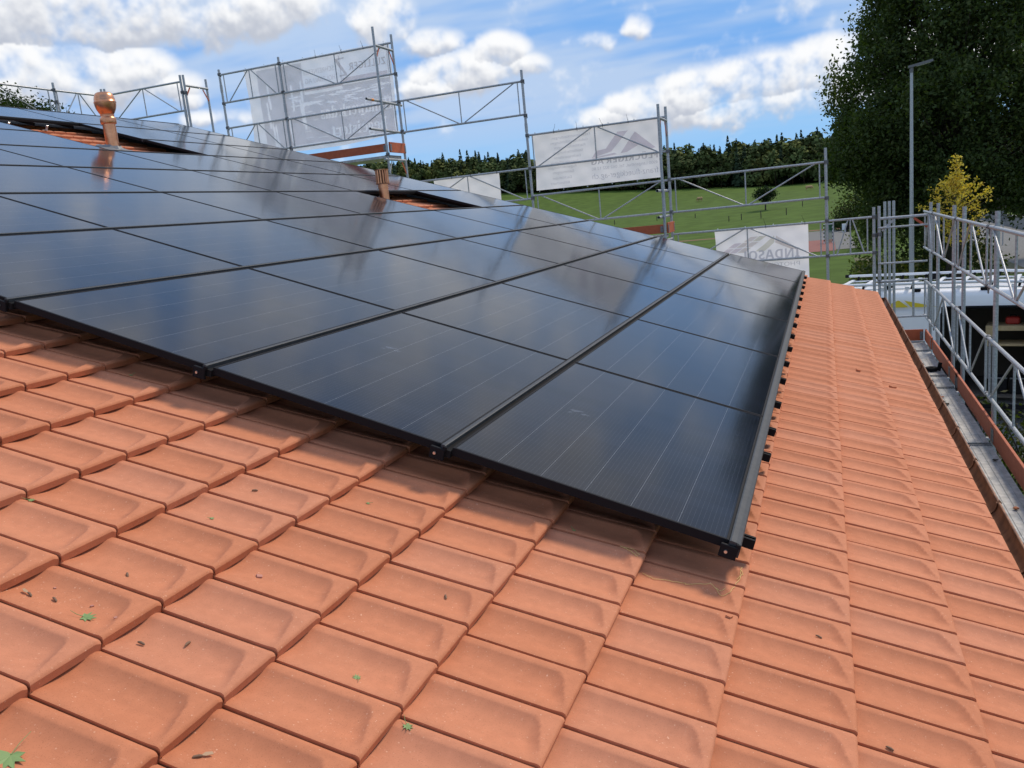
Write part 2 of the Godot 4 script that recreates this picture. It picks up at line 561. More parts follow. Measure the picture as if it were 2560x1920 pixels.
func sheet(called: String, m: Material, x0: float, x1: float, z0: float, z1: float, nx: int, nzz: int, lift: float) -> MeshInstance3D:
	var b := MB.new()
	for j in nzz:
		for i in nx:
			var p := []
			for q in [[i, j], [i + 1, j], [i + 1, j + 1], [i, j + 1]]:
				var x := lerpf(x0, x1, float(q[0]) / nx)
				var z := lerpf(z0, z1, float(q[1]) / nzz)
				p.append(Vector3(x, terr(x, z) + lift, z))
			b.quad(p[0], p[1], p[2], p[3], Vector3.UP)
	var o := part(b, called, m, self)
	tag(o, "", "", "", "structure")
	return o

func ground() -> void:
	var b := MB.new()
	var xs := []
	for k in range(-30, 31): xs.append(signf(k) * pow(absf(k) / 30.0, 2.0) * 900.0)
	var zs := [60.0, 20.0, 0.0, -10.0, -20.0, -30.0, -36.0]
	var z := -36.0
	while z > -1500.0:
		z -= 2.0 + maxf(0.0, (-z - 60.0)) * 0.035
		zs.append(z)
	var pos := func(i: int, j: int) -> Vector3: return Vector3(xs[i], terr(xs[i], zs[j]), zs[j])
	var nor := func(i: int, j: int) -> Vector3:
		var x: float = xs[i]
		var zz: float = zs[j]
		return Vector3(terr(x - 1, zz) - terr(x + 1, zz), 2.0, terr(x, zz - 1) - terr(x, zz + 1)).normalized()
	for j in zs.size() - 1:
		for i in xs.size() - 1:
			b.quad4(pos.call(i, j), pos.call(i + 1, j), pos.call(i + 1, j + 1), pos.call(i, j + 1), nor.call(i, j), nor.call(i + 1, j), nor.call(i + 1, j + 1), nor.call(i, j + 1))
	var o := part(b, "ground", M["grass"], self)
	tag(o, "", "", "", "structure")
	sheet("car_park", M["asphalt"], -4.0, 40.0, -12.5, -27.0, 8, 4, 0.012)
	sheet("road", M["asphalt"], 9.4, 30.0, -40.0, -100.0, 10, 30, 0.02)
	sheet("planting_bank", textured("bank", noise_tex(256, 35, 0.04, 5, Color(0.05, 0.058, 0.018), Color(0.12, 0.105, 0.045), 0.25, 0.75), 0.95, 0.0, 0.5), 2.5, 9.38, -42.0, -74.0, 8, 20, 0.015)
	sheet("running_track", M["red_court"], -60.0, 6.0, -129.5, -131.6, 20, 1, 0.02)
	sheet("sports_pitch", M["asphalt"], -7.0, 3.2, -86.0, -127.0, 6, 12, 0.02)
	sheet("red_court", M["red_court"], -7.0, 1.2, -84.5, -104.0, 6, 12, 0.03)

func far_wood() -> void:
	# a wood that reads as one mass: a few tree shapes, many copies
	rng.seed = 31
	var kinds := []
	for k in 6:
		var b := MB.new()
		b.colored = true
		var conifer := k < 3
		var hgt := 1.0
		var cnt := 420 if conifer else 520
		b.col = Color(0.03, 0.022, 0.015)
		b.chain([Vector3.ZERO, Vector3(0, 0.8, 0)], [0.016, 0.006], 5)
		var lobes := []
		for q in 9: lobes.append([Vector3(rng.randf_range(-0.22, 0.22), rng.randf_range(0.22, 0.84), rng.randf_range(-0.22, 0.22)), rng.randf_range(0.12, 0.20)])
		for q in cnt:
			var p: Vector3
			var sz: float
			var nn: Vector3
			if conifer:
				var y := 1.0 - pow(rng.randf(), 0.72) * 0.88
				var tier := 0.75 + 0.25 * sin(y * 60.0 + k)
				var r := (1.0 - y) * 0.25 * tier * sqrt(rng.randf_range(0.2, 1.0)) + 0.006
				var w := rng.randf() * TAU
				p = Vector3(cos(w) * r, y * hgt - r * 0.35, sin(w) * r)
				sz = 0.016 + (1.0 - y) * 0.036
				nn = Vector3(cos(w), 0.7, sin(w)).normalized()
			else:
				var l: Array = lobes[q % lobes.size()]
				var dd := Vector3(rng.randfn(), rng.randfn(), rng.randfn()).normalized()
				p = l[0] + dd * l[1] * pow(rng.randf(), 0.35)
				sz = rng.randf_range(0.028, 0.055)
				nn = (dd + Vector3(rng.randfn(), rng.randfn() + 0.6, rng.randfn()) * 0.5).normalized()
			var tone := rng.randf_range(0.85, 1.15)
			b.col = (Color(0.040, 0.060, 0.034) if conifer else Color(0.086, 0.110, 0.040)) * tone
			var a := nn.cross(Vector3(rng.randfn(), rng.randfn(), rng.randfn())).normalized()
			var c := nn.cross(a)
			b.quad(p - a * sz - c * sz * 0.7, p + a * sz - c * sz * 0.7, p + a * sz * 0.6 + c * sz * 0.7, p - a * sz * 0.6 + c * sz * 0.7, nn)
		kinds.append(b.mesh())
	var lists := [[], [], [], [], [], []]
	for row in 7:
		var x := -330.0
		while x < 120.0:
			x += rng.randf_range(3.4, 6.4)
			var z := -334.0 - row * 7.0 + rng.randf_range(-3, 3) - maxf(0.0, -x - 60) * 0.05
			var con := rng.randf() < (0.08 if row < 3 else 0.46)
			var k := rng.randi() % 3 + (0 if con else 3)
			var h := (rng.randf_range(13.0, 18.5) if con else rng.randf_range(12.0, 16.5)) + row * 0.25
			if row == 0: h *= rng.randf_range(0.75, 1.0)
			var wd := rng.randf_range(0.9, 1.25)
			h += smoothstep(-60.0, 0.0, x) * 2.0
			lists[k].append([Vector3(x, terr(x, z) - 0.4, z), Vector3(h * wd, h, h * wd), rng.randf() * TAU, rng.randf_range(0.65, 1.3), rng.randf()])
	for k in 6:
		var mm := MultiMesh.new()
		mm.transform_format = MultiMesh.TRANSFORM_3D
		mm.use_colors = true
		mm.mesh = kinds[k]
		mm.instance_count = lists[k].size()
		for i in lists[k].size():
			var e: Array = lists[k][i]
			mm.set_instance_transform(i, Transform3D(Basis(Vector3.UP, e[2]).scaled(e[1]), e[0]))
			var warm: float = 1.0 + (0.45 if e[4] > 0.78 and k > 2 else 0.0)
			mm.set_instance_color(i, Color(e[3] * warm, e[3] * (1.0 + (warm - 1.0) * 0.5), e[3]))
		var o := MultiMeshInstance3D.new()
		o.multimesh = mm
		o.material_override = M["far_leaf"]
		o.name = numbered("conifer_wood" if k < 3 else "leafy_wood")
		add_child(o)
		tag(o, "dark spruces rising above the edge of the distant wood" if k < 3 else "rounded leafy trees along the meadow edge of the distant wood", "wood", "distant wood", "stuff")

# ------------------------------------------------------------------ house
func tile_height(a: float, b: float) -> float:
	# a: 0 near .. 1 far side, b: metres from the front edge (0 = front), height below the rib
	var dr := (0.82 - a) * TW                                    # distance from the rib
	var db := b - 0.014 - 0.030 * smoothstep(0.0, 0.7, a)        # distance from the spoon end
	var tr := clampf(dr / 0.058, 0.0, 1.0)
	var tb := clampf(db / 0.038, 0.0, 1.0)
	var d := 1.0 - minf(1.0, sqrt(pow(1.0 - tr, 2.0) + pow(1.0 - tb, 2.0)))
	var bowl := d * (2.0 - d)
	var near := 1.0 - 0.88 * smoothstep(0.45, 0.0, a)
	var fade := 1.0 - 0.35 * smoothstep(0.10, TG, b)
	var h := -0.0195 * bowl * near * fade
	h -= 0.010 * (1.0 - sqrt(clampf(1.0 - pow(1.0 - clampf(b / 0.014, 0, 1), 2.0), 0, 1)))    # rounded nose
	h -= 0.0015 * (1.0 - smoothstep(0.0, 0.025, a)) + 0.0085 * pow(smoothstep(0.90, 1.0, a), 1.5)
	return h

func tile_mesh(na: int, bl: Array) -> ArrayMesh:
	# local: x = down the slope (0 = front edge), y = up from the tile's top plane, z = along the eave towards the camera (0 = near edge, negative = far)
	var m := MB.new()
	var w := TW - 0.0065
	var tilt := 0.031 / TG
	var P := func(i: int, j: int) -> Vector3:
		var a := float(i) / na
		var b: float = bl[j]
		return Vector3(-b, tile_height(a, b) - b * tilt, -a * w)
	var N := func(i: int, j: int) -> Vector3:
		var a := clampf(float(i) / na, 0.01, 0.99)
		var b: float = maxf(bl[j], 0.0005)
		var e := 0.0025
		var da := (tile_height(minf(a + 0.02, 1), b) - tile_height(maxf(a - 0.02, 0), b)) / (0.04 * w)
		var db := (tile_height(a, b + e) - tile_height(a, maxf(b - e, 0.0))) / (b + e - maxf(b - e, 0.0)) - tilt
		return Vector3(db, 1.0, da).normalized()
	for j in bl.size() - 1:
		for i in na:
			m.quad4(P.call(i, j), P.call(i + 1, j), P.call(i + 1, j + 1), P.call(i, j + 1), N.call(i, j), N.call(i + 1, j), N.call(i + 1, j + 1), N.call(i, j + 1))
	# front face and side walls
	for i in na:
		var p: Vector3 = P.call(i, 0)
		var q: Vector3 = P.call(i + 1, 0)
		var lip := 0.024
		m.quad(p, q, Vector3(-0.002, q.y - lip, q.z), Vector3(-0.002, p.y - lip, p.z), Vector3(1, -0.1, 0).normalized())
		m.quad(Vector3(-0.002, p.y - lip, p.z), Vector3(-0.002, q.y - lip, q.z), Vector3(-0.06, q.y - lip - 0.004, q.z), Vector3(-0.06, p.y - lip - 0.004, p.z), Vector3(0, -1, 0))
	for side in [[0, Vector3(0, 0, 1)], [na, Vector3(0, 0, -1)]]:
		for j in bl.size() - 1:
			var p: Vector3 = P.call(side[0], j)
			var q: Vector3 = P.call(side[0], j + 1)
			var inw: Vector3 = side[1] * (-0.011 if side[0] == 0 else 0.0)
			var dn := Vector3(0, -0.006, 0)
			m.quad(p, q, q + dn, p + dn, side[1])
			m.quad(p + dn, q + dn, q + inw + Vector3(0, -0.030, 0), p + inw + Vector3(0, -0.030, 0), side[1])
	return m.mesh()

func house() -> void:
	var hs := thing("house", "house with a low red clay tiled roof carrying the solar panels", "house", Vector3(-5, GROUND, -4))
	var inv := hs.transform.affine_inverse()
	var off := inv.origin
	# walls: a prism under the roof slab
	var w := MB.new()
	var ridge := R(-12.15, 0, -0.30)
	var eave := R(0.55, 0, -0.30)
	var back := Vector3(-13.6, ridge.y - 0.75, 0)
	var prof := [Vector3(eave.x, GROUND, 0), Vector3(eave.x, eave.y, 0), Vector3(ridge.x, ridge.y, 0), Vector3(back.x, back.y, 0), Vector3(back.x, GROUND, 0)]
	var ps := []
	for p in prof: ps.append(p + off + Vector3(0, 0, 5.0))
	w.slab(ps, Vector3(0, 0, -16.1))
	part(w, "wall", M["render_wall"], hs)
	# roof: boarding under the tiles
	var r := MB.new()
	for a in [[R(-12.2, -5.2, -0.205) + off, R(1.07, -5.2, -0.205) + off]]:
		var d: Vector3 = NR * -0.06
		r.slab([a[0], a[1], a[1] + d, a[0] + d], Vector3(0, 0, -16.6))
	var rd := R(-12.2, -5.2, -0.205) + off
	r.slab([rd, rd + Vector3(-2.2, -0.95, 0), rd + Vector3(-2.2, -1.02, 0), rd + Vector3(0, -0.07, 0)], Vector3(0, 0, -16.6))
	var roof := part(r, "roof", M["underlay"], hs)
	# tiles
	var near_mesh := tile_mesh(24, [0.0, 0.003, 0.007, 0.012, 0.018, 0.025, 0.032, 0.040, 0.048, 0.056, 0.066, 0.080, 0.11, 0.16, 0.23, 0.31, 0.40])
	var far_mesh := tile_mesh(9, [0.0, 0.004, 0.011, 0.03, 0.045, 0.06, 0.085, 0.16, 0.25, 0.39])
	var spots := []
	for k in range(-33, 4):
		var sf := S0 + TG * k
		for q in range(-34, 57):
			var u := U0 + TW * q
			if u + TW > 11.5: continue
			var mid := R(sf - TG * 0.5, u + TW * 0.5, -0.15)
			var open := k >= -1 or u < 0.55 or (u > 4.9 and u < 7.4 and sf > -10.9 and sf < -7.9) or (u > 6.7 and u < 9.1 and sf > -6.2 and sf < -4.4)
			if not open or not seen(mid, 420.0): continue
			var sc := screen(mid)
			if sc.z < 0.6: continue
			spots.append([sc.z, k, q, sf, u])
	spots.sort_custom(func(a, b): return a[0] < b[0])
	rng.seed = 3
	var rest := MB.new()
	var fa: Array = far_mesh.surface_get_arrays(0)
	var cnt := 0
	for e in spots:
		var jit := Vector3(rng.randf_range(-0.0025, 0.0025), rng.randf_range(-0.0008, 0.0012), rng.randf_range(-0.0008, 0.0008))
		var tr := Transform3D(RB * Basis(Vector3.UP, rng.randf_range(-0.004, 0.004)) * Basis(Vector3.BACK, rng.randf_range(-0.003, 0.003)), R(e[3], e[4], -0.135) + RB * jit + off)
		if cnt < 298:
			var o := MeshInstance3D.new()
			o.mesh = near_mesh
			o.material_override = M["clay_%d" % (rng.randi() % 5)]
			o.name = "tile"
			roof.add_child(o, true)
			o.transform = tr
		else:
			var vs: PackedVector3Array = fa[Mesh.ARRAY_VERTEX]
			var ns: PackedVector3Array = fa[Mesh.ARRAY_NORMAL]
			for i in vs.size(): rest.vert(tr * vs[i], tr.basis * ns[i])
		cnt += 1
	print("tiles ", cnt)
	var ro := part(rest, "far_tiles", M["clay_1"], roof)
	tag(ro, "rows of red clay tiles running away along the gutter", "", "", "stuff")
	# gutter: half round copper channel with a rolled rim, and its brackets
	var g := MB.new()
	var gc := R(1.225, 0, -0.235)
	var rad := 0.076
	var z0 := 4.0
	var z1 := -11.5
	var K := 14
	for i in K:
		var a0 := PI * i / K
		var a1 := PI * (i + 1) / K
		var d0 := Vector3(-cos(a0), -sin(a0), 0)
		var d1 := Vector3(-cos(a1), -sin(a1), 0)
		var q0 := gc + off + d0 * rad
		var q1 := gc + off + d1 * rad
		g.quad4(q0 + Vector3(0, 0, z0), q1 + Vector3(0, 0, z0), q1 + Vector3(0, 0, z1), q0 + Vector3(0, 0, z1), -d0, -d1, -d1, -d0)
		var o0 := gc + off + d0 * (rad + 0.002)
		var o1 := gc + off + d1 * (rad + 0.002)
		g.quad4(o0 + Vector3(0, 0, z0), o1 + Vector3(0, 0, z0), o1 + Vector3(0, 0, z1), o0 + Vector3(0, 0, z1), d0, d1, d1, d0)
		g.tri(gc + off + Vector3(0, 0, z1), q0 + Vector3(0, 0, z1), q1 + Vector3(0, 0, z1), Vector3.BACK, Vector3.BACK, Vector3.BACK)
	var rim := gc + off + Vector3(rad + 0.006, 0.001, 0)
	g.tube(rim + Vector3(0, 0, z0), rim + Vector3(0, 0, z1), 0.008, 8)
	var go := part(g, "gutter", M["copper_brown"], hs)
	tag(go, "brown weathered half round copper gutter")
	var zz := 0.2
	while zz > -11.4:
		var br := MB.new()
		var pts := []
		for i in 9:
			var a := PI * (0.30 + 0.70 * i / 8.0)
			pts.append(gc + off + Vector3(-cos(a) * (rad - 0.004), -sin(a) * (rad - 0.004), zz))
		pts.append(rim + Vector3(0.004, 0.012, zz))
		pts.append(rim + Vector3(0.012, 0.0, zz))
		for i in pts.size() - 1:
			var dd: Vector3 = (pts[i + 1] - pts[i]).normalized()
			br.box((pts[i] + pts[i + 1]) * 0.5, Vector3((pts[i + 1] - pts[i]).length() + 0.004, 0.004, 0.024), Basis(dd, Vector3(-dd.y, dd.x, 0), Vector3(0, 0, 1)))
		part(br, "bracket", M["copper_brown"], go)
		zz -= 0.78
	# fascia board under the tiles
	var fb := MB.new()
	fb.box(R(1.06, 3.5, -0.30) + off, Vector3(0.03, 0.16, 15.6), Basis())
	part(fb, "fascia", M["copper_brown"], hs)

# ------------------------------------------------------------------ solar panels
const ORD := ["first", "second", "third", "fourth", "fifth", "sixth", "seventh", "eighth", "ninth", "tenth"]

func panels() -> void:
	for r in 10:
		var s1: float = -VL[r] - (0.0145 if r > 0 else 0.029)           # lower edge
		var s0: float = -VL[r + 1] + 0.030       # upper edge
		var wd := s1 - s0
		var ln := PU - 0.011
		# frame: four bars with a narrow lip, glass a little below
		var f := MB.new()
		var lip := 0.011
		var dp := 0.034
		f.box(Vector3(-wd * 0.5 + lip * 0.5, -dp * 0.5, 0), Vector3(lip, dp, ln), Basis(), 0.0012)
		f.box(Vector3(wd * 0.5 - lip * 0.5, -dp * 0.5, 0), Vector3(lip, dp, ln), Basis(), 0.0012)
		f.box(Vector3(0, -dp * 0.5, ln * 0.5 - lip * 0.5), Vector3(wd - 2 * lip, dp, lip), Basis(), 0.0012)
		f.box(Vector3(0, -dp * 0.5, -ln * 0.5 + lip * 0.5), Vector3(wd - 2 * lip, dp, lip), Basis(), 0.0012)
		var fm := f.mesh()
		var g := MB.new()
		var hx := wd * 0.5 - lip + 0.0005
		var hz := ln * 0.5 - lip + 0.0005
		var y := -0.0016
		var a := Vector3(-hx, y, hz)
		var b := Vector3(-hx, y, -hz)
		var c := Vector3(hx, y, -hz)
		var d := Vector3(hx, y, hz)
		var n := Vector3.UP
		g.tri(a, b, c, n, n, n, Vector2(0, 0), Vector2(1, 0), Vector2(1, 1))
		g.tri(a, c, d, n, n, n, Vector2(0, 0), Vector2(1, 1), Vector2(0, 1))
		var gm := g.mesh()
		var bk := MB.new()
		bk.box(Vector3(0, -0.0085, 0), Vector3(hx * 2, 0.006, hz * 2))
		var bm := bk.mesh()
		for q in 6:
			if (q == 3 and (r == 7 or r == 8)) or (q == 4 and r == 4): continue
			var vis := false
			for e in [[0, 0], [0, 1], [1, 0], [1, 1], [0.5, 0.5]]:
				if seen(R(s0 + wd * e[0], PU * (q + e[1])), 0.0): vis = true
			if not vis: continue
			var lab := "black solar panel, %s row up from the gutter, %s from the scaffolded far gable" % [ORD[r], ORD[5 - q]]
			if r == 0 and q == 0: lab = "black solar panel at the free lower corner with fine cell lines, row nearest the gutter"
			var t := thing("solar_panel", lab, "solar panel", R((s0 + s1) * 0.5, PU * (q + 0.5) + 0.003, 0.0), "solar panels laid in rows on the roof", RB)
			put(fm, "frame", M["frame_black"], t)
			put(bm, "backing_sheet", M["frame_black"], t)
			put(gm, "cell_glass", M["cells"], t)
			if q == 0 and r < 2:
				# a pale smear left on the glass
				var sm := MB.new()
				var c0 := Vector3(-0.29, -0.0010, -0.02) if r == 0 else Vector3(-0.22, -0.0010, -0.12)
				for e in [[0.0, 0.0, 0.030, 0.014, 0.4], [0.05, 0.02, 0.020, 0.010, 0.2], [-0.02, 0.045, 0.012, 0.007, 0.9]]:
					for k in 14:
						var w0 := TAU * k / 14.0
						var w1 := TAU * (k + 1) / 14.0
						var o := c0 + Vector3(e[0], 0, e[1])
						var f0: float = 1.0 + 0.3 * sin(w0 * 3.0 + e[4] * 5.0)
						var f1: float = 1.0 + 0.3 * sin(w1 * 3.0 + e[4] * 5.0)
						var bz := Basis(Vector3.UP, e[4])
						sm.tri(o, o + bz * Vector3(cos(w0) * e[2] * f0, 0, sin(w0) * e[3] * f0), o + bz * Vector3(cos(w1) * e[2] * f1, 0, sin(w1) * e[3] * f1), Vector3.UP, Vector3.UP, Vector3.UP)
				tag(part(sm, "smudge", M["smudge"], t), "pale bluish smear on the glass")
	# rails between the rows, with an end clamp and bolt at the free end
	for r in 11:
		var s: float = -VL[r]
		var u1 := PU * 6 + 0.01
		var lab := "dark grey mounting strip between the %s and %s panel rows up from the gutter" % [ORD[r - 1], ORD[min(r, 9)]]
		if r == 0: lab = "dark grey edge strip along the lowest panel row beside bare tiles"
		if r == 10: lab = "dark grey edge strip along the topmost panel row"
		var t := thing("mounting_strip", lab, "mounting strip", R(s, 0, 0), "strips between the panel rows", RB)
		var m := MB.new()
		var pts: Array
		if r == 0:
			pts = [Vector2(-0.028, -0.05), Vector2(-0.028, 0.0035), Vector2(-0.022, 0.006), Vector2(-0.004, 0.005), Vector2(0.012, 0.001), Vector2(0.016, -0.004), Vector2(0.016, -0.05)]
		else:
			pts = [Vector2(-0.012, -0.04), Vector2(-0.014, 0.0020), Vector2(-0.009, 0.0045), Vector2(0.001, 0.0048), Vector2(0.006, 0.003), Vector2(0.006, -0.04)]
		var z0 := 0.006
		var runs := [[0.0, u1]]
		if r == 8: runs = [[0.0, PU * 3.0], [PU * 4.0, u1]]
		for run in runs:
			m = MB.new()
			var za: float = z0 - run[0]
			var zb: float = -run[1]
			for i in pts.size() - 1:
				var p: Vector2 = pts[i]
				var q: Vector2 = pts[i + 1]
				var e := (q - p).normalized()
				var nn := Vector3(-e.y, e.x, 0)
				m.quad(Vector3(p.x, p.y, za), Vector3(q.x, q.y, za), Vector3(q.x, q.y, zb), Vector3(p.x, p.y, zb), nn)
			var poly := []
			for p in pts: poly.append(Vector3(p.x, p.y, za))
			m.slab(poly, Vector3(0, 0, -0.002))
			part(m, "strip", M["rail_grey"], t)
			# black gap seal on the lower side
			if r > 0:
				var k := MB.new()
				k.box(Vector3(0.0185, -0.028, (za + zb) * 0.5), Vector3(0.024, 0.030, za - zb - 0.004))
				part(k, "gap_seal", M["rubber"], t)
		if r <= 4 or r == 10:
			var cl := MB.new()
			cl.box(Vector3(-0.022, -0.034, 0.012), Vector3(0.062, 0.050, 0.014), Basis(), 0.002)
			cl.box(Vector3(0.006, -0.006, 0.010), Vector3(0.016, 0.016, 0.012), Basis(), 0.002)
			var co := part(cl, "end_clamp", M["frame_black"], t)
			var bo := MB.new()
			bo.chain([Vector3(-0.030, -0.034, 0.018), Vector3(-0.030, -0.034, 0.024)], [0.0075, 0.0060], 10)
			part(bo, "bolt", M["bolt"], co)
	# support rails under the panels; their ends stick out over the lower edge
	var us := [0.20, 1.27, 1.73, 2.34, 3.02, 3.62, 4.25, 4.88, 5.52, 6.19, 6.85, 7.59, 8.19, 8.87, 9.46, 10.18]
	for i in us.size():
		var t := thing("support_rail", "black channel rail end sticking out under the lowest panels, %s from the free corner" % (ORD + ["eleventh", "twelfth", "thirteenth", "fourteenth", "fifteenth", "sixteenth"])[i], "rail", R(0.0, us[i], -0.064), "support rails under the panels", RB)
		var m := MB.new()
		var x0 := -11.6
		var x1 := 0.054 if i > 0 else 0.060
		var segs := [[x0, x1]]
		if us[i] > PU * 3 and us[i] < PU * 4: segs = [[x0, -10.52], [-8.16, x1]]
		if us[i] > PU * 4 and us[i] < PU * 5: segs = [[x0, -5.76], [-4.64, x1]]
		for g in segs:
			m = MB.new()
			var ce: float = (g[0] + g[1]) * 0.5
			var ln: float = g[1] - g[0]
			m.box(Vector3(ce, -0.019, 0.0), Vector3(ln, 0.003, 0.040))
			for sgn in [-1.0, 1.0]:
				m.box(Vector3(ce, 0.0, sgn * 0.0185), Vector3(ln, 0.035, 0.003))
				m.box(Vector3(ce, 0.016, sgn * 0.012), Vector3(ln, 0.003, 0.010))
			part(m, "channel", M["frame_black"], t)
		var c := MB.new()
		c.box(Vector3(x1 + 0.002, -0.002, 0.0), Vector3(0.004, 0.037, 0.041), Basis(), 0.001)
		part(c, "end_cap", M["rubber"], t)
		# roof hook in the open squares
	for e in [[-10.46, 5.75], [-10.46, 6.35], [-5.72, 7.55]]:
		var t := thing("roof_hook", "steel roof hook under the panel edge in an open square of tiles", "bracket", R(e[0], e[1], -0.135), "roof hooks in the open squares", RB)
		var m := MB.new()
		m.box(Vector3(0.0, 0.035, 0.0), Vector3(0.006, 0.075, 0.035))
		m.box(Vector3(-0.03, 0.002, 0.0), Vector3(0.07, 0.006, 0.035))
		part(m, "hook", M["galvanised"], t)
		var b := MB.new()
		b.box(Vector3(0.008, 0.062, 0.0), Vector3(0.014, 0.03, 0.028), Basis(), 0.003)
		part(b, "clamp_block", M["bolt"], t)

# ------------------------------------------------------------------ chimney pipes
func pipes() -> void:
	var at := R(-9.16, 6.27, -0.14)
	var t := thing("chimney_pipe", "shiny copper flue pipe with a round onion cap", "chimney", at)
	var m := MB.new()
	m.lathe([Vector2(0.083, -0.10), Vector2(0.083, 0.34)], Vector3.ZERO, 32)
	part(m, "pipe", M["copper"], t)
	m = MB.new()
	m.lathe([Vector2(0.084, 0.325), Vector2(0.100, 0.332), Vector2(0.103, 0.345), Vector2(0.103, 0.395), Vector2(0.100, 0.405), Vector2(0.088, 0.414), Vector2(0.084, 0.418), Vector2(0.084, 0.436), Vector2(0.090, 0.440), Vector2(0.090, 0.448), Vector2(0.082, 0.452)], Vector3.ZERO, 32)
	part(m, "collar", M["copper"], t)
	m = MB.new()
	m.lathe([Vector2(0.080, 0.448), Vector2(0.100, 0.475), Vector2(0.122, 0.52), Vector2(0.136, 0.57), Vector2(0.139, 0.606)], Vector3.ZERO, 36)
	part(m, "cap_bowl", M["copper"], t)
	m = MB.new()
	m.lathe([Vector2(0.139, 0.604), Vector2(0.142, 0.606), Vector2(0.142, 0.613), Vector2(0.137, 0.616), Vector2(0.133, 0.65), Vector2(0.124, 0.69), Vector2(0.108, 0.722), Vector2(0.085, 0.737), Vector2(0.04, 0.743), Vector2(0.0, 0.744)], Vector3.ZERO, 36)
	part(m, "cap_dome", M["copper"], t)
	# lead collar on the tiles
	m = MB.new()
	rng.seed = 5
	var K := 20
	for j in 3:
		for i in K:
			var p := []
			for e in [[i, j], [i + 1, j], [i + 1, j + 1], [i, j + 1]]:
				var w: float = TAU * (e[0] % K) / K
				var rr: float = [0.082, 0.12, 0.17, 0.225][e[1]] * (1.0 + 0.10 * sin(w * 3.0 + e[1]) * (1 if e[1] > 1 else 0))
				var hh: float = [0.05, 0.018, 0.012, 0.006][e[1]] + 0.006 * sin(w * 5.0 + e[1] * 2.0)
				p.append(RB * Vector3(cos(w) * rr * 1.15, hh + 0.006, sin(w) * rr * 0.95))
			m.quad(p[0], p[1], p[2], p[3])
	part(m, "flashing", M["lead"], t)
	var t2 := thing("vent_pipe", "slim copper vent pipe with a slatted drum cap", "vent pipe", R(-5.62, 7.56, -0.14))
	m = MB.new()
	m.lathe([Vector2(0.066, -0.10), Vector2(0.066, 0.20), Vector2(0.071, 0.202), Vector2(0.071, 0.26)], Vector3.ZERO, 28)
	part(m, "pipe", M["copper"], t2)
	m = MB.new()
	m.lathe([Vector2(0.06, 0.262), Vector2(0.098, 0.262), Vector2(0.098, 0.270), Vector2(0.060, 0.272)], Vector3.ZERO, 28)
	m.lathe([Vector2(0.058, 0.27), Vector2(0.058, 0.445)], Vector3.ZERO, 20)
	part(m, "drum", M["copper_brown"], t2)
	for i in 14:
		var w := TAU * i / 14.0
		var d := Vector3(cos(w), 0, sin(w))
		var b := MB.new()
		b.box(d * 0.080 + Vector3(0, 0.358, 0), Vector3(0.012, 0.178, 0.018), Basis(d, Vector3.UP, d.cross(Vector3.UP)).rotated(Vector3.UP, 0.5), 0.001)
		part(b, "slat", M["copper"], t2)
	m = MB.new()
	m.lathe([Vector2(0.0, 0.446), Vector2(0.100, 0.446), Vector2(0.101, 0.455), Vector2(0.06, 0.459), Vector2(0.0, 0.461)], Vector3.ZERO, 28)
	part(m, "lid", M["copper"], t2)

# ------------------------------------------------------------------ scaffolding
func lattice(label: String, a: Vector3, b: Vector3, gap: float, peak: bool, group: String, m := "galvanised", ends := 0.0) -> void:
	# a guardrail frame: two long tubes, end stiles, a middle stile and two braces; a and b are the ends of the top tube
	var t := thing("guardrail_frame", label, "guardrail", (a + b) * 0.5 - Vector3(0, gap, 0), group)
	var o := t.position
	var d := (b - a).normalized()
	var L := (b - a).length()
	var dn := Vector3(0, -gap, 0)
	var x := MB.new()
	x.tube(a - d * ends - o, b + d * ends - o, 0.0195, 10)
	part(x, "top_rail", M[m], t)
	x = MB.new()
	x.tube(a + dn - d * ends - o, b + dn + d * ends - o, 0.0195, 10)
	part(x, "bottom_rail", M[m], t)
	for k in [0.10, L * 0.5, L - 0.10]:
		x = MB.new()
		x.tube(a + d * k - o, a + d * k + dn - o, 0.0115, 8)
		part(x, "stile", M[m], t)
	var mid := a + d * L * 0.5 + (Vector3.ZERO if peak else dn)
	var e0 := a + d * 0.15 + (dn if peak else Vector3.ZERO)
	var e1 := b - d * 0.15 + (dn if peak else Vector3.ZERO)
	for e in [[e0, mid - d * 0.03], [mid + d * 0.03, e1]]:
		x = MB.new()
		x.tube(e[0] - o, e[1] - o, 0.0115, 8)
		part(x, "brace", M[m], t)

func post(label: String, x: float, u: float, top: float, cols: Array, r := 0.0242, sleeve := -99.0, bottom := GROUND) -> Node3D:
	var t := thing("scaffold_post", label, "scaffold post", Vector3(x, bottom, -u), "scaffold posts")
	var m := MB.new()
	m.pipe(Vector3(0, 0.02, 0), Vector3(0, top - bottom, 0), r, 14)
	if sleeve > -90: m.chain([Vector3(0, sleeve - bottom, 0), Vector3(0, sleeve - bottom + 0.012, 0), Vector3(0, sleeve - bottom + 0.16, 0)], [r, r + 0.005, r + 0.005], 14)
	part(m, "tube", M["galvanised"], t)
	m = MB.new()
	m.box(Vector3(0, 0.005, 0), Vector3(0.15, 0.01, 0.15))
	part(m, "base_plate", M["galvanised_dull"], t)
	for y in cols:
		m = MB.new()
		m.chain([Vector3(0, y - bottom - 0.028, 0), Vector3(0, y - bottom + 0.028, 0)], [r + 0.009, r + 0.009], 10)
		m.box(Vector3(0.0, y - bottom, r + 0.012), Vector3(0.03, 0.045, 0.02), Basis(), 0.003)
		m.box(Vector3(r + 0.012, y - bottom - 0.01, 0.0), Vector3(0.012, 0.085, 0.016), Basis(), 0.003)
		part(m, "coupler", M["coupler"], t)
	return t

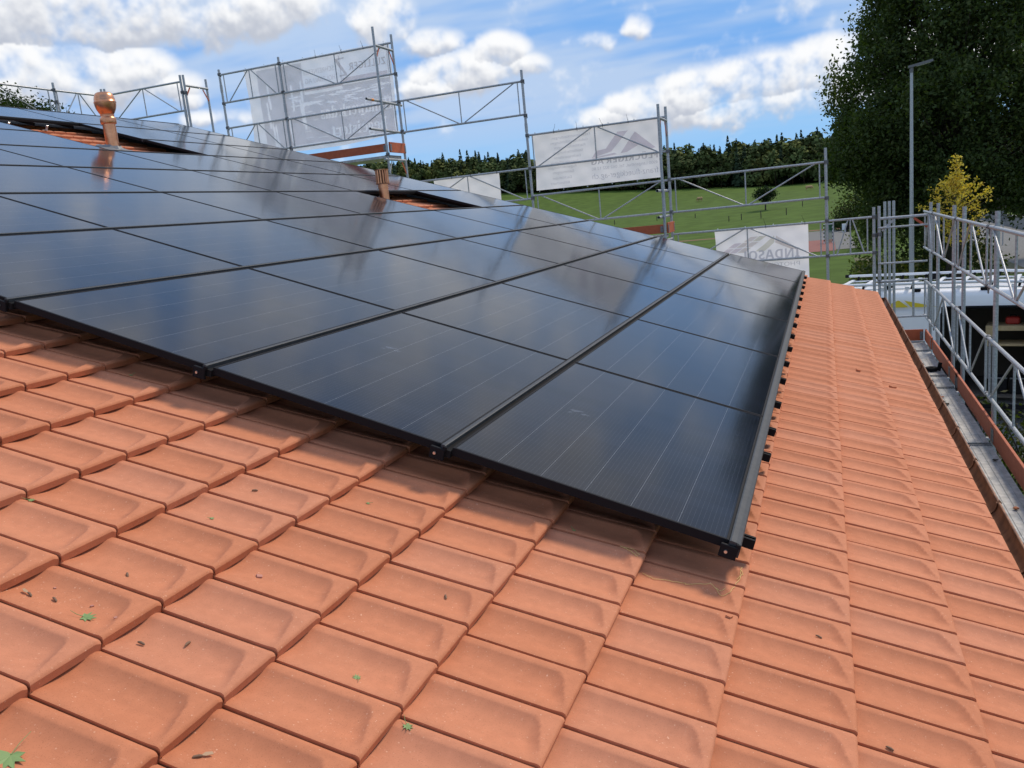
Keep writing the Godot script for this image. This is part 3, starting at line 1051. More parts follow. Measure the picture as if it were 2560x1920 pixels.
func stick(called: String, label: String, cat: String, a: Vector3, b: Vector3, r: float, m: String, group := "", parent: Node = null) -> void:
	# a single tube; as a thing, or a part of one
	if parent == null:
		var t := thing(called, label, cat, a, group)
		var x := MB.new()
		x.pipe(Vector3.ZERO, b - a, r, 12)
		part(x, "tube", M[m], t)
	else:
		var x := MB.new()
		x.tube(a, b, r, 10)
		part(x, called, M[m], parent)

func plate(t: Node3D, a: Vector3, b: Vector3, w: float, m: String) -> void:
	# flat steel corner brace between two points
	var x := MB.new()
	var d := (b - a).normalized()
	var n := d.cross(Vector3.UP).normalized()
	x.box((a + b) * 0.5, Vector3((b - a).length(), w, 0.008), Basis(d, n.cross(d), n), 0.001)
	part(x, "corner_brace", M[m], t)

func board(called: String, label: String, cat: String, ce: Vector3, sz: Vector3, m: String, group: String, along_x: bool) -> void:
	var t := thing(called, label, cat, ce - Vector3(0, sz.y * 0.5, 0), group)
	var x := MB.new()
	x.box(Vector3(0, sz.y * 0.5, 0), sz, Basis(), 0.003)
	part(x, "plank", M[m], t)
	# steel end fittings
	for s in [-1.0, 1.0]:
		x = MB.new()
		var L := sz.x if along_x else sz.z
		var p := Vector3(s * (L * 0.5 - 0.03), sz.y * 0.45, 0) if along_x else Vector3(0, sz.y * 0.45, s * (L * 0.5 - 0.03))
		var q := Vector3(0.05, sz.y * 0.7, sz.z + 0.012) if along_x else Vector3(sz.x + 0.012, sz.y * 0.7, 0.05)
		x.box(p, q, Basis(), 0.002)
		part(x, "end_fitting", M["galvanised_dull"], t)

func deck(label: String, ce: Vector3, len_: float, wd: float, along_x: bool) -> void:
	# an aluminium scaffold board with raised ribs and end beams
	var t := thing("scaffold_deck", label, "scaffold deck", ce, "scaffold decks", Basis(Vector3.UP, PI / 2) if along_x else Basis())
	var x := MB.new()
	x.box(Vector3(0, -0.03, 0), Vector3(wd, 0.05, len_ - 0.02), Basis(), 0.003)
	part(x, "board", M["deck"], t)
	for k in 9:
		if k == 4: continue
		x = MB.new()
		x.box(Vector3((k - 4) * wd / 9.6, -0.004, 0), Vector3(0.010, 0.007, len_ - 0.09), Basis(), 0.002)
		part(x, "rib", M["deck"], t)
	for s in [-1.0, 1.0]:
		x = MB.new()
		x.box(Vector3(0, -0.006, s * (len_ * 0.5 - 0.028)), Vector3(wd + 0.01, 0.020, 0.036), Basis(), 0.003)
		part(x, "end_beam", M["galvanised_dull"], t)

func scaffold_gable() -> void:
	var z := -UO
	var XA := -7.47
	var XB := -4.88
	var XC := -2.28
	var XD := 0.33
	var XE := 1.06
	var XZ := -10.10
	var XY := -11.62
	post("tall inner scaffold post at the high deck, before the big grey banner", XA + 0.0, UI, 4.92, [2.62], 0.0242, 3.35)
	post("outer scaffold post beside the right edge of the big grey mesh banner", XA, UO, 4.90, [4.17, 3.65, 3.09], 0.0242, 3.9)
	post("scaffold post between the big mesh banner and the white roofer banner", XB, UO, 3.86, [3.66, 3.05, 2.69, 2.09, 1.54], 0.0242, 2.75)
	post("inner scaffold post at the right end of the white roofer banner", XC, UI, 2.84, [], 0.0242, 0.95)
	post("outer scaffold post just behind the right end of the white roofer banner", XC, UO, 2.86, [2.10, 1.61, 1.04], 0.0242, 1.3)
	post("lone scaffold post standing against the meadow beside the big dark tree", XD, UO, 1.85, [1.62, 1.03, 0.65, 0.06], 0.0242, 0.75)
	post("scaffold post at the gutter end of the far gable, joined to a twin", XE, UO, 0.81, [0.65, 0.35, 0.06], 0.0242, -0.3)
	post("scaffold post crossing the middle of the big grey mesh banner", XZ, UO, 4.89, [4.76, 4.20, 3.67, 3.08], 0.0242, 3.8)
	post("scaffold post left of the big grey mesh banner near the roof top", XY, UO, 4.87, [4.77, 4.18, 3.68], 0.0242, 4.4)
	post("scaffold post of the left pair near the roof top, bearing the rail", -12.05, UI, 4.74, [4.40], 0.0242, 3.9)
	post("scaffold post of the left pair near the roof top, bearing the cross tube", -11.97, UI, 4.73, [4.38], 0.0242)
	post("lone outer scaffold post left of the mesh banner, at the end of the cross tube", -12.0, UO, 4.73, [], 0.0242)
	post("scaffold post at the roof corner behind the copper onion cap", -14.12, 11.66, 4.76, [4.63], 0.0242)
	post("second scaffold post at the roof corner behind the copper onion cap", -14.05, 11.50, 4.73, [], 0.0242)
	post("scaffold post between the leafy tree top and the copper onion cap", -14.02, 10.27, 4.72, [4.58, 4.35], 0.0242)
	post("scaffold post beside the leafy tree top at the roof top", -14.05, 8.95, 4.75, [4.58], 0.0242)
	# cross frames: transom tube with flat corner braces
	for e in [[XA, 4.60, "cross tube with red corner braces at the top of the tall post pair"], [XC, 2.62, "cross tube with a red corner brace at the roofer banner's post pair"], [-11.98, 4.53, "cross tube with red corner braces left of the mesh banner"]]:
		var t := thing("scaffold_transom", e[2], "scaffold tube", Vector3(e[0], e[1], -UI), "cross frames of the gable scaffold")
		stick("tube", "", "", Vector3(0, 0, 0), Vector3(0, 0, -(UO - UI)), 0.0235, "galvanised", "", t)
		plate(t, Vector3(0.0, -0.03, -0.16), Vector3(0.0, -0.22, -0.02), 0.032, "orange_paint")
		plate(t, Vector3(0.0, -0.03, -(UO - UI) + 0.16), Vector3(0.0, -0.25, -(UO - UI) + 0.02), 0.032, "orange_paint")
	# short tubes clamped through the frames
	stick("clamped_tube", "short dark tube with an orange band clamped below the mesh banner's lettering", "scaffold tube", Vector3(XA - 0.03, 3.60, -11.15), Vector3(XA - 0.03, 3.60, -12.52), 0.0242, "galvanised", "short clamped tubes")
	stick("clamped_tube", "short plain dark tube clamped at the lower corner of the mesh banner", "scaffold tube", Vector3(XA - 0.03, 3.07, -11.15), Vector3(XA - 0.03, 3.07, -12.52), 0.0242, "galvanised", "short clamped tubes")
	stick("clamped_tube", "upper short tube clamped under the roofer banner's post pair", "scaffold tube", Vector3(XC - 0.04, 1.42, -11.35), Vector3(XC - 0.04, 1.42, -12.45), 0.0242, "galvanised", "short clamped tubes")
	stick("clamped_tube", "lower short tube clamped above the orange toe board of the post pair", "scaffold tube", Vector3(XC - 0.04, 0.98, -11.35), Vector3(XC - 0.04, 0.98, -12.45), 0.0242, "galvanised", "short clamped tubes")
	var tb := get_node("clamped_tube")
	var bx := MB.new()
	bx.chain([Vector3(0, 0, -0.16), Vector3(0, 0, -0.25)], [0.0255, 0.0255], 12)
	part(bx, "paint_band", M["paint_band"], tb)
	# guardrail frames of the gable
	var G := "guardrail frames of the gable scaffold"
	var off := Vector3(0, 0, 0.0)
	lattice("upper lattice guardrail in front of the lettering of the big mesh banner", Vector3(XZ, 4.75, z) + off, Vector3(XA, 4.75, z) + off, 0.57, false, G)
	lattice("lower lattice guardrail in front of the lettering of the big mesh banner", Vector3(XZ, 3.66, z), Vector3(XA, 3.66, z), 0.58, false, G)
	lattice("upper lattice guardrail at the blank end of the big mesh banner", Vector3(XY, 4.76, z), Vector3(XZ, 4.76, z), 0.57, true, G)
	lattice("lower lattice guardrail at the blank end of the big mesh banner", Vector3(XY, 3.67, z), Vector3(XZ, 3.67, z), 0.58, true, G)
	lattice("lattice guardrail standing free against the sky beside the big mesh banner", Vector3(XA, 3.66, z), Vector3(XB, 3.66, z), 0.59, false, G)
	lattice("lattice guardrail carrying the small blank white banner", Vector3(XA, 2.09, z), Vector3(XB, 2.09, z), 0.56, true, G)
	lattice("lattice guardrail over the white roofer banner", Vector3(XB, 2.69, z), Vector3(XC, 2.69, z), 0.59, true, G)
	lattice("lattice guardrail just below the white roofer banner", Vector3(XB, 1.58, z), Vector3(XC, 1.60, z), 0.56, false, G)
	lattice("lattice guardrail standing free in front of the green meadow", Vector3(XC, 1.61, z), Vector3(XD, 1.62, z), 0.58, false, G)
	lattice("lattice guardrail carrying the white banner with the house mark", Vector3(XC, 0.64, z), Vector3(XD, 0.64, z), 0.58, true, G)
	lattice("short lattice guardrail between the lone post and the gutter corner", Vector3(XD, 0.645, z), Vector3(XE, 0.65, z), 0.585, true, G)
	lattice("lattice guardrail between the copper onion cap and the left post pair", Vector3(-14.1, 4.62, -UI), Vector3(-12.05, 4.61, -UI), 0.57, true, G)
	lattice("lattice guardrail behind the roof top, beside the onion cap", Vector3(-14.05, 4.59, -11.5), Vector3(-14.05, 4.58, -10.25), 0.57, true, G)
	lattice("lattice guardrail behind the roof top, beside the leafy tree top", Vector3(-14.05, 4.58, -10.25), Vector3(-14.05, 4.57, -7.7), 0.57, true, G)
	# decks and toe boards on the gable
	deck("scaffold deck at the roof top below the big mesh banner", Vector3(XA - 1.30, 2.62, -(UI + 0.36)), 2.5, 0.61, true)
	deck("scaffold deck behind the panels below the roofer banner", Vector3(XC - 1.30, 0.66, -(UI + 0.36)), 2.5, 0.61, true)
	board("toe_board", "long orange toe board under the big mesh banner", "toe board", Vector3(XA - 1.28, 2.755, -(UI + 0.04)), Vector3(2.50, 0.15, 0.03), "orange_board", "orange toe boards", true)
	board("toe_board", "short orange end board at the foot of the tall post pair", "toe board", Vector3(XA + 0.04, 2.755, -(UI + 0.355)), Vector3(0.03, 0.19, 0.64), "orange_board", "orange toe boards", false)
	board("toe_board", "long orange toe board under the white roofer banner", "toe board", Vector3(XC - 1.28, 0.775, -(UI + 0.04)), Vector3(2.50, 0.15, 0.03), "orange_board", "orange toe boards", true)
	board("toe_board", "short orange end board at the foot of the roofer banner's post pair", "toe board", Vector3(XC + 0.04, 0.785, -(UI + 0.355)), Vector3(0.03, 0.18, 0.64), "orange_board", "orange toe boards", false)
	for e in [[XA, 2.53, "deck bearer tube with a red corner brace under the high deck"], [XC, 0.57, "deck bearer tube with a red corner brace under the deck by the roofer banner"]]:
		var t := thing("scaffold_transom", e[2], "scaffold tube", Vector3(e[0], e[1], -UI), "cross frames of the gable scaffold")
		stick("tube", "", "", Vector3(0, 0, 0.12), Vector3(0, 0, -(UO - UI)), 0.0235, "galvanised", "", t)
		plate(t, Vector3(0, -0.03, -0.14), Vector3(0, -0.24, -0.02), 0.032, "galvanised")
		plate(t, Vector3(0, -0.03, -(UO - UI) + 0.16), Vector3(0, -0.26, -(UO - UI) + 0.02), 0.032, "orange_paint")

func scaffold_eave() -> void:
	var nm := ["outer corner scaffold post where the gutter scaffold meets the gable", "gutter scaffold post one short bay in from the corner, before the yellow tree", "gutter scaffold post in front of the yellow tree, far one of a close pair", "gutter scaffold post in front of the yellow tree, near one of a close pair", "thick looking gutter scaffold post in front of the open van"]
	for i in EP.size():
		var x := XO + 0.03
		post(nm[i], x, EP[i], 0.81, [], 0.0242, [-1.12, -1.25, -1.7, -1.75, -1.62][i])
	post("scaffold post joined to its twin at the gutter corner, carrying the cross tube", 1.14, UO, 0.82, [0.36, -0.43], 0.0242, -0.4)
	for k in 3:
		post("bare upright tube standing in a bundle behind the gutter corner posts", 1.30 + 0.075 * k, 13.55 + 0.05 * k, 0.86, [], 0.0242)
	# cross frame at the corner
	var t := thing("scaffold_transom", "thick cross tube with one grey and one red corner brace at the gutter corner", "scaffold tube", Vector3(1.14, 0.61, -UO), "cross frames of the gutter scaffold")
	stick("tube", "", "", Vector3.ZERO, Vector3(0.74, 0, 0), 0.0242, "galvanised", "", t)
	plate(t, Vector3(0.22, -0.03, 0), Vector3(0.04, -0.20, 0), 0.035, "galvanised")
	plate(t, Vector3(0.52, -0.03, 0), Vector3(0.72, -0.19, 0), 0.038, "orange_paint")
	for e in [[0.46, "upper thin cross rail"], [-0.13, "second thin cross rail"], [-0.43, "third thin cross rail"]]:
		stick("cross_rail", e[1] + " between the gutter corner posts", "scaffold tube", Vector3(1.12, e[0], -UO + 0.03), Vector3(1.86, e[0], -UO + 0.03), 0.0168, "galvanised", "cross rails at the gutter corner")
	stick("cross_rail", "low cross rail with a stub post above the orange end board", "scaffold tube", Vector3(1.12, -1.04, -UO + 0.03), Vector3(1.86, -1.04, -UO + 0.03), 0.0168, "galvanised", "cross rails at the gutter corner")
	stick("stub_post", "short stub tube between two cross rails in front of the yellow mark", "scaffold tube", Vector3(1.65, -1.03, -UO + 0.03), Vector3(1.65, -0.44, -UO + 0.03), 0.0185, "galvanised")
	# guardrail frames along the gutter: two tiers
	var cuts := [13.05, 11.75, 9.25, 6.95, 4.30]
	var names := ["next to the corner", "one bay in from the corner", "two bays in from the corner", "three bays in from the corner"]
	var G := "guardrail frames along the gutter"
	for i in 4:
		lattice("upper lattice guardrail along the gutter, " + names[i], Vector3(XO, 0.65, -cuts[i] + 0.02), Vector3(XO, 0.645, -cuts[i + 1] - 0.02), 0.605, i % 2 == 0, G, "galvanised", 0.0)
		lattice("lower lattice guardrail along the gutter, " + names[i], Vector3(XO - 0.01, -0.49, -cuts[i] + 0.12), Vector3(XO - 0.01, -0.50, -cuts[i + 1] + 0.08), 0.605, i % 2 == 1, G, "galvanised", 0.0)
	for i in range(1, 4):
		for e in [0.65, 0.045, -0.49, -1.1]:
			var c := thing("tube_clip", "dark steel clip joining two guardrail tubes along the gutter", "clip", Vector3(XO, e, -cuts[i] + (0.1 if e < -0.2 else 0.0)), "clips along the gutter guardrails")
			var x := MB.new()
			x.chain([Vector3(0, 0, -0.05), Vector3(0, 0, 0.05)], [0.026, 0.026], 10)
			part(x, "sleeve", M["coupler"], c)
			x = MB.new()
			x.box(Vector3(0.0, -0.05, 0.0), Vector3(0.012, 0.07, 0.035), Basis(), 0.004)
			x.chain([Vector3(0.03, -0.005, 0.01), Vector3(-0.035, -0.005, 0.01)], [0.010, 0.010], 8)
			part(x, "latch", M["coupler"], c)
	# decks, toe boards
	var dy := -1.46
	var j := [12.30, 11.42, 9.52, 8.78, 6.22, 3.65]
	var dn := ["short end deck board below the gutter at the far corner", "long deck board below the gutter, second from the far corner", "short deck board below the gutter between two long ones", "long worn deck board below the gutter", "nearest long deck board below the gutter"]
	for i in 5:
		deck(dn[i], Vector3(1.50, dy, -(j[i] + j[i + 1]) * 0.5), j[i] - j[i + 1] - 0.02, 0.62, false)
	var tn := ["short orange toe board at the far end of the gutter deck", "long orange toe board on the gutter deck, second from its far end", "short orange toe board between two long ones on the gutter deck", "long orange toe board on the gutter deck in front of the shrubs", "nearest long orange toe board on the gutter deck"]
	for i in 5:
		board("toe_board", tn[i], "toe board", Vector3(1.835, dy + 0.105, -(j[i] + j[i + 1]) * 0.5 + (0.2 if i > 0 and i < 3 else 0.0)), Vector3(0.028, 0.19, j[i] - j[i + 1] - 0.012), "orange_board", "orange toe boards", false)
	board("toe_board", "orange board closing the far end of the gutter deck", "toe board", Vector3(1.48, dy + 0.105, -12.30), Vector3(0.64, 0.19, 0.028), "orange_board", "orange toe boards", true)
	for u in EP:
		stick("deck_bearer", "steel bearer tube under the gutter deck", "scaffold tube", Vector3(1.14, dy - 0.085, -u), Vector3(1.90, dy - 0.085, -u), 0.0242, "galvanised", "bearers under the gutter deck")
	# odds and ends lying on the deck
	var tp := thing("tape_roll", "dark roll of strap lying on the gutter deck", "roll", Vector3(1.66, dy + 0.002, -9.85))
	var m := MB.new()
	m.lathe([Vector2(0.03, 0.0), Vector2(0.075, 0.0), Vector2(0.078, 0.004), Vector2(0.078, 0.046), Vector2(0.075, 0.05), Vector2(0.03, 0.05), Vector2(0.03, 0.0)], Vector3.ZERO, 20)
	part(m, "roll", M["rubber"], tp)
	m = MB.new()
	m.box(Vector3(0.1, 0.06, 0.02), Vector3(0.05, 0.12, 0.02), Basis(Vector3.FORWARD, 0.2), 0.004)
	part(m, "loose_end", M["rubber"], tp)
	rng.seed = 19
	for k in 12:
		var c := thing("tile_chip", "small broken clay chip lying on the gutter deck", "chip", Vector3(rng.randf_range(1.28, 1.76), dy + 0.006, -rng.randf_range(4.2, 9.0)), "clay chips on the gutter deck", Basis(Vector3.UP, rng.randf() * TAU))
		m = MB.new()
		var w := rng.randf_range(0.012, 0.03)
		m.slab([Vector3(-w, 0, -w * 0.6), Vector3(w * 0.7, 0, -w * 0.8), Vector3(w, 0, w * 0.3), Vector3(-w * 0.2, 0, w * 0.8)], Vector3(0.002, rng.randf_range(0.008, 0.016), 0))
		part(m, "chip", M["clay_2"] if k % 2 else M["bark"], c)

# ------------------------------------------------------------------ banners
func wave(x: float, y: float, k: float) -> float:
	return 0.016 * sin(x * 3.1 + y * 1.7 + k) + 0.008 * sin(x * 7.3 - y * 4.1 + k * 2.0) + 0.0035 * sin(x * 17.0 + y * 13.0 + k) + 0.003 * sin(x * 9.0 - y * 23.0 + k * 3.0)

func cloth(label: String, x0: float, x1: float, y0: float, y1: float, z: float, k: float, m: String, sag := 0.0) -> Node3D:
	var t := thing("banner", label, "banner", Vector3((x0 + x1) * 0.5, y1, z), "banners on the scaffolding")
	var b := MB.new()
	var nx := 70
	var ny := 32
	var P := func(i: int, j: int) -> Vector3:
		var x := lerpf(x0, x1, float(i) / nx)
		var f := float(j) / ny
		var y := lerpf(y0, y1, f)
		y -= sag * (1.0 - f) * (1.0 - f) * sin(PI * i / nx)
		var edge := 0.02 * sin(PI * f) * (1.0 if i == 0 else 0.0)
		return Vector3(x + edge, y, z + wave(x, y, k)) - t.position
	for j in ny:
		for i in nx:
			var n := []
			for e in [[i, j], [i + 1, j], [i + 1, j + 1], [i, j + 1]]:
				var p: Vector3 = P.call(e[0], e[1]) + t.position
				n.append(Vector3(-(wave(p.x + 0.01, p.y, k) - wave(p.x - 0.01, p.y, k)) / 0.02, -(wave(p.x, p.y + 0.01, k) - wave(p.x, p.y - 0.01, k)) / 0.02, 1.0).normalized())
			b.quad4(P.call(i, j), P.call(i + 1, j), P.call(i + 1, j + 1), P.call(i, j + 1), n[0], n[1], n[2], n[3])
	part(b, "cloth", M[m], t)
	t.set_meta("wave", k)
	# eyelets along the top and bottom, cable ties at the top
	var e := x0 + 0.06
	while e < x1:
		for y in [y0 - 0.02, y1 + 0.02]:
			var r := MB.new()
			r.chain([Vector3(e, y, z + wave(e, y, k)) - t.position, Vector3(e, y, z + wave(e, y, k) + 0.006) - t.position], [0.011, 0.009], 8)
			part(r, "eyelet", M["bolt"], t)
		e += 0.47
	return t

func letters(text: String, xr: float, y: float, h: float, width: float, bold: bool, serif: bool) -> PackedVector2Array:
	# the letters as flat triangles, seen from behind: they run from right to left. xr = right end (start of the text), y = foot of the text, h = letter height
	var f := SystemFont.new()
	f.font_names = PackedStringArray(["Droid Serif" if serif else "Droid Sans"])
	if bold: f.font_weight = 700
	var tm := TextMesh.new()
	tm.font = f
	tm.text = text
	tm.font_size = 48
	tm.pixel_size = h / 36.0
	tm.depth = 0.001
	tm.curve_step = 3.0
	tm.horizontal_alignment = HORIZONTAL_ALIGNMENT_LEFT
	tm.vertical_alignment = VERTICAL_ALIGNMENT_BOTTOM
	var arr := tm.get_mesh_arrays()
	var vs: PackedVector3Array = arr[Mesh.ARRAY_VERTEX]
	var out := PackedVector2Array()
	if vs.is_empty(): return out
	var lo := 1e9
	var hi := -1e9
	var bl := 1e9
	for v in vs:
		lo = minf(lo, v.x); hi = maxf(hi, v.x); bl = minf(bl, v.y)
	var sx := 1.0 if width <= 0.0 else width / (hi - lo)
	var idx: PackedInt32Array = arr[Mesh.ARRAY_INDEX] if arr[Mesh.ARRAY_INDEX] != null else PackedInt32Array()
	var n := idx.size() if idx.size() > 0 else vs.size()
	for i in range(0, n, 3):
		var p := []
		for k in 3: p.append(vs[idx[i + k]] if idx.size() > 0 else vs[i + k])
		if p[0].z < 0.0 or p[1].z < 0.0 or p[2].z < 0.0: continue
		var q := []
		for k in 3: q.append(Vector2(xr - (p[k].x - lo) * sx, y + (p[k].y - bl)))
		if absf((q[1] - q[0]).cross(q[2] - q[0])) < 1e-9: continue
		for k in 3: out.append(q[k])
	return out

func lettering(t: Node3D, text: String, xr: float, y: float, h: float, m: String, width := 0.0, bold := false, serif := false) -> void:
	var k: float = t.get_meta("wave")
	var tr := letters(text, xr, y, h, width, bold, serif)
	var b := MB.new()
	for i in range(0, tr.size(), 3):
		var p := []
		for j in 3: p.append(Vector3(tr[i + j].x, tr[i + j].y, t.position.z + wave(tr[i + j].x, tr[i + j].y, k) + 0.005) - t.position)
		b.tri(p[0], p[1], p[2], Vector3.BACK, Vector3.BACK, Vector3.BACK)
	if b.v.size() > 0: part(b, "lettering", M[m], t)

func stencil(t: Node3D, x0: float, y0: float, x1: float, y1: float, holes: PackedVector2Array, m: String) -> void:
	# printed ground colour that leaves the cloth bare inside the holes (triangles), in fine cells
	var st := 0.0125
	var nx := int((x1 - x0) / st)
	var ny := int((y1 - y0) / st)
	var bare := PackedByteArray()
	bare.resize(nx * ny)
	for i in range(0, holes.size(), 3):
		var a := holes[i]
		var b := holes[i + 1]
		var c := holes[i + 2]
		var lo := ((a.min(b).min(c) - Vector2(x0, y0)) / st).floor()
		var hi := ((a.max(b).max(c) - Vector2(x0, y0)) / st).ceil()
		for y in range(maxi(0, int(lo.y)), mini(ny, int(hi.y) + 1)):
			for x in range(maxi(0, int(lo.x)), mini(nx, int(hi.x) + 1)):
				if Geometry2D.point_is_inside_triangle(Vector2(x0 + (x + 0.5) * st, y0 + (y + 0.5) * st), a, b, c): bare[y * nx + x] = 1
	var k: float = t.get_meta("wave")
	var mb := MB.new()
	for y in ny:
		var x := 0
		while x < nx:
			if bare[y * nx + x]:
				x += 1
				continue
			var e := x
			while e < nx and e - x < 6 and not bare[y * nx + e]: e += 1
			var p := []
			for q in [[x, y], [e, y], [e, y + 1], [x, y + 1]]:
				var px: float = x0 + q[0] * st
				var py: float = y0 + q[1] * st
				p.append(Vector3(px, py, t.position.z + wave(px, py, k) + 0.0025) - t.position)
			mb.quad(p[0], p[1], p[2], p[3], Vector3.BACK)
			x = e
	part(mb, "print", M[m], t)

func fan(poly: Array) -> PackedVector2Array:
	var out := PackedVector2Array()
	for i in range(1, poly.size() - 1):
		out.append(poly[0]); out.append(poly[i]); out.append(poly[i + 1])
	return out

func patch(t: Node3D, poly: Array, m: String, lift := 0.003, called := "print") -> void:
	# a printed area: a polygon cut into small pieces so that it follows the cloth
	var k: float = t.get_meta("wave")
	var pts := PackedVector2Array()
	for p in poly: pts.append(p)
	var lo := pts[0]
	var hi := pts[0]
	for p in pts:
		lo = lo.min(p); hi = hi.max(p)
	var b := MB.new()
	var st := 0.08
	var x := lo.x
	while x < hi.x:
		var y := lo.y
		while y < hi.y:
			var cellp := PackedVector2Array([Vector2(x, y), Vector2(x + st, y), Vector2(x + st, y + st), Vector2(x, y + st)])
			for piece in Geometry2D.intersect_polygons(pts, cellp):
				var ti := Geometry2D.triangulate_polygon(piece)
				for i in range(0, ti.size(), 3):
					var v := []
					for j in 3:
						var q: Vector2 = piece[ti[i + j]]
						v.append(Vector3(q.x, q.y, t.position.z + wave(q.x, q.y, k) + lift) - t.position)
					b.tri(v[0], v[1], v[2], Vector3.BACK, Vector3.BACK, Vector3.BACK)
			y += st
		x += st
	if b.v.size() > 0: part(b, called, M[m], t)

func rect(x0: float, y0: float, x1: float, y1: float) -> Array:
	return [Vector2(x0, y0), Vector2(x1, y0), Vector2(x1, y1), Vector2(x0, y1)]

func banners() -> void:
	var z := -UO - 0.05
	# big mesh banner of the joinery
	var t := cloth("big grey mesh banner with mirrored joinery lettering and two pale slogan lines", -11.03, -7.56, 3.09, 4.79, z, 0.7, "banner_mesh", 0.10)
	var bare := PackedVector2Array()
	bare.append_array(fan(rect(-9.62, 4.08, -8.72, 4.72)))
	bare.append_array(fan(rect(-8.70, 4.14, -7.64, 4.72)))
	bare.append_array(letters("Handwerk das", -7.64, 3.56, 0.235, 1.66, true, true))
	bare.append_array(letters("begeistert", -7.80, 3.12, 0.235, 1.30, true, true))
	rng.seed = 77
	for k in 60:
		# brush strokes of the printed picture
		var x := rng.randf_range(-9.9, -7.75)
		var y := rng.randf_range(3.86, 4.08) if k < 30 else rng.randf_range(3.2, 3.9)
		var w := rng.randf_range(0.06, 0.24) * (1.0 if k < 30 else 0.6)
		var hh := rng.randf_range(0.008, 0.024) * (1.0 if k < 30 else 0.6)
		var d := rng.randf_range(-0.03, 0.03)
		bare.append_array(fan([Vector2(x - w, y), Vector2(x - w * 0.2, y + d - hh), Vector2(x + w, y + d), Vector2(x + w * 0.3, y + d + hh), Vector2(x - w * 0.5, y + hh)]))
	for k in 9:
		var x := rng.randf_range(-10.6, -9.6)
		var y := rng.randf_range(3.3, 4.3)
		bare.append_array(fan([Vector2(x, y - 0.3), Vector2(x + 0.05, y - 0.3), Vector2(x + 0.03, y + 0.25), Vector2(x - 0.01, y + 0.2)]))
	stencil(t, -10.72, 3.12, -7.62, 4.72, bare, "print_blue")
	patch(t, rect(-9.60, 4.14, -8.72, 4.22), "print_violet", 0.0055)
	patch(t, rect(-8.68, 4.20, -7.66, 4.28), "print_violet", 0.0055)
	lettering(t, "SCHREINEREI", -8.86, 4.46, 0.095, "print_grey", 0.72)
	lettering(t, "HOLZBAU AG", -8.86, 4.29, 0.095, "print_grey", 0.70)
	patch(t, [Vector2(-8.83, 4.66), Vector2(-8.58, 4.66), Vector2(-8.60, 4.63), Vector2(-8.74, 4.63), Vector2(-8.56, 4.34), Vector2(-8.56, 4.31), Vector2(-8.74, 4.31), Vector2(-8.74, 4.34), Vector2(-8.62, 4.34), Vector2(-8.83, 4.64)], "print_grey", 0.005)
	lettering(t, "ZÜLLIGER", -7.68, 4.40, 0.14, "print_grey", 0.82, true)
	# roofer banner
	t = cloth("white banner with a mirrored list of roofing trades and a red roof mark", -4.80, -2.42, 1.67, 2.705, z, 2.3, "banner_white")
	var list := ["Fassadenverkleidungen", "Gebäudeabdichtungen", "Flachbedachungen", "Steilbedachungen", "Dachreparaturen", "Spenglerarbeiten", "Fugendichtungen", "Dämmungen", "Dachfenster", "Blitzschutz"]
	var lens := [0.74, 0.72, 0.60, 0.57, 0.52, 0.53, 0.55, 0.40, 0.37, 0.36]
	for i in 10:
		lettering(t, list[i], -3.68 - i * 0.052, 2.545 - i * 0.089, 0.046, "print_grey", lens[i])
	lettering(t, "FLÜCKIGER AG", -2.47, 2.02, 0.105, "print_grey", 1.22, true)
	lettering(t, "4900 Langenthal, Tel. 062 922 12 80", -2.47, 1.905, 0.052, "print_grey", 1.22)
	lettering(t, "franz-flueckiger-ag.ch", -2.47, 1.735, 0.095, "print_grey", 1.22)
	patch(t, [Vector2(-2.86, 2.52), Vector2(-2.50, 2.20), Vector2(-2.62, 2.18), Vector2(-2.80, 2.28), Vector2(-3.02, 2.18), Vector2(-3.14, 2.17)], "print_red", 0.004)
	patch(t, [Vector2(-3.17, 2.55), Vector2(-2.98, 2.55), Vector2(-3.30, 2.22), Vector2(-3.68, 2.14), Vector2(-3.58, 2.26), Vector2(-3.40, 2.28)], "print_red", 0.004)
	patch(t, [Vector2(-3.7, 2.12), Vector2(-3.2, 2.16), Vector2(-3.25, 2.19), Vector2(-3.6, 2.15)], "print_red", 0.004)
	# small blank one
	t = cloth("small blank white banner half hidden behind the panel edge", -6.94, -5.53, 1.30, 2.10, z, 4.1, "banner_white")
	# banner with the house mark
	t = cloth("white banner with a mirrored yellow and red house mark above grey capitals", -1.54, 0.03, -0.42, 0.645, z, 5.5, "banner_white")
	lettering(t, "INDASOL", -0.12, 0.075, 0.165, "print_grey", 0.98, true)
	lettering(t, "PHOTOVOLTAIK", -0.12, -0.065, 0.07, "print_grey", 0.98)
	patch(t, [Vector2(-0.50, 0.47), Vector2(-0.13, 0.22), Vector2(-0.26, 0.225), Vector2(-0.52, 0.35)], "print_amber", 0.004)
	patch(t, [Vector2(-0.53, 0.475), Vector2(-0.53, 0.36), Vector2(-0.62, 0.28), Vector2(-0.70, 0.22), Vector2(-0.86, 0.22), Vector2(-0.72, 0.32)], "print_yellow", 0.004)
	for i in 3:
		for j in 3:
			var sh := 0.135
			var p0 := Vector2(-0.78 - j * 0.145 - i * sh * 0.98, 0.48 - i * 0.092)
			var cols := ["print_yellow", "print_amber", "print_red"]
			if i == 0 and j == 2: continue
			patch(t, [p0 + Vector2(0.125, 0), p0, p0 - Vector2(0.118, 0.078), p0 - Vector2(-0.007, 0.078)], cols[mini(2, (i + j + 1) / 2)], 0.004)
	# cable ties standing up from the rails
	rng.seed = 12
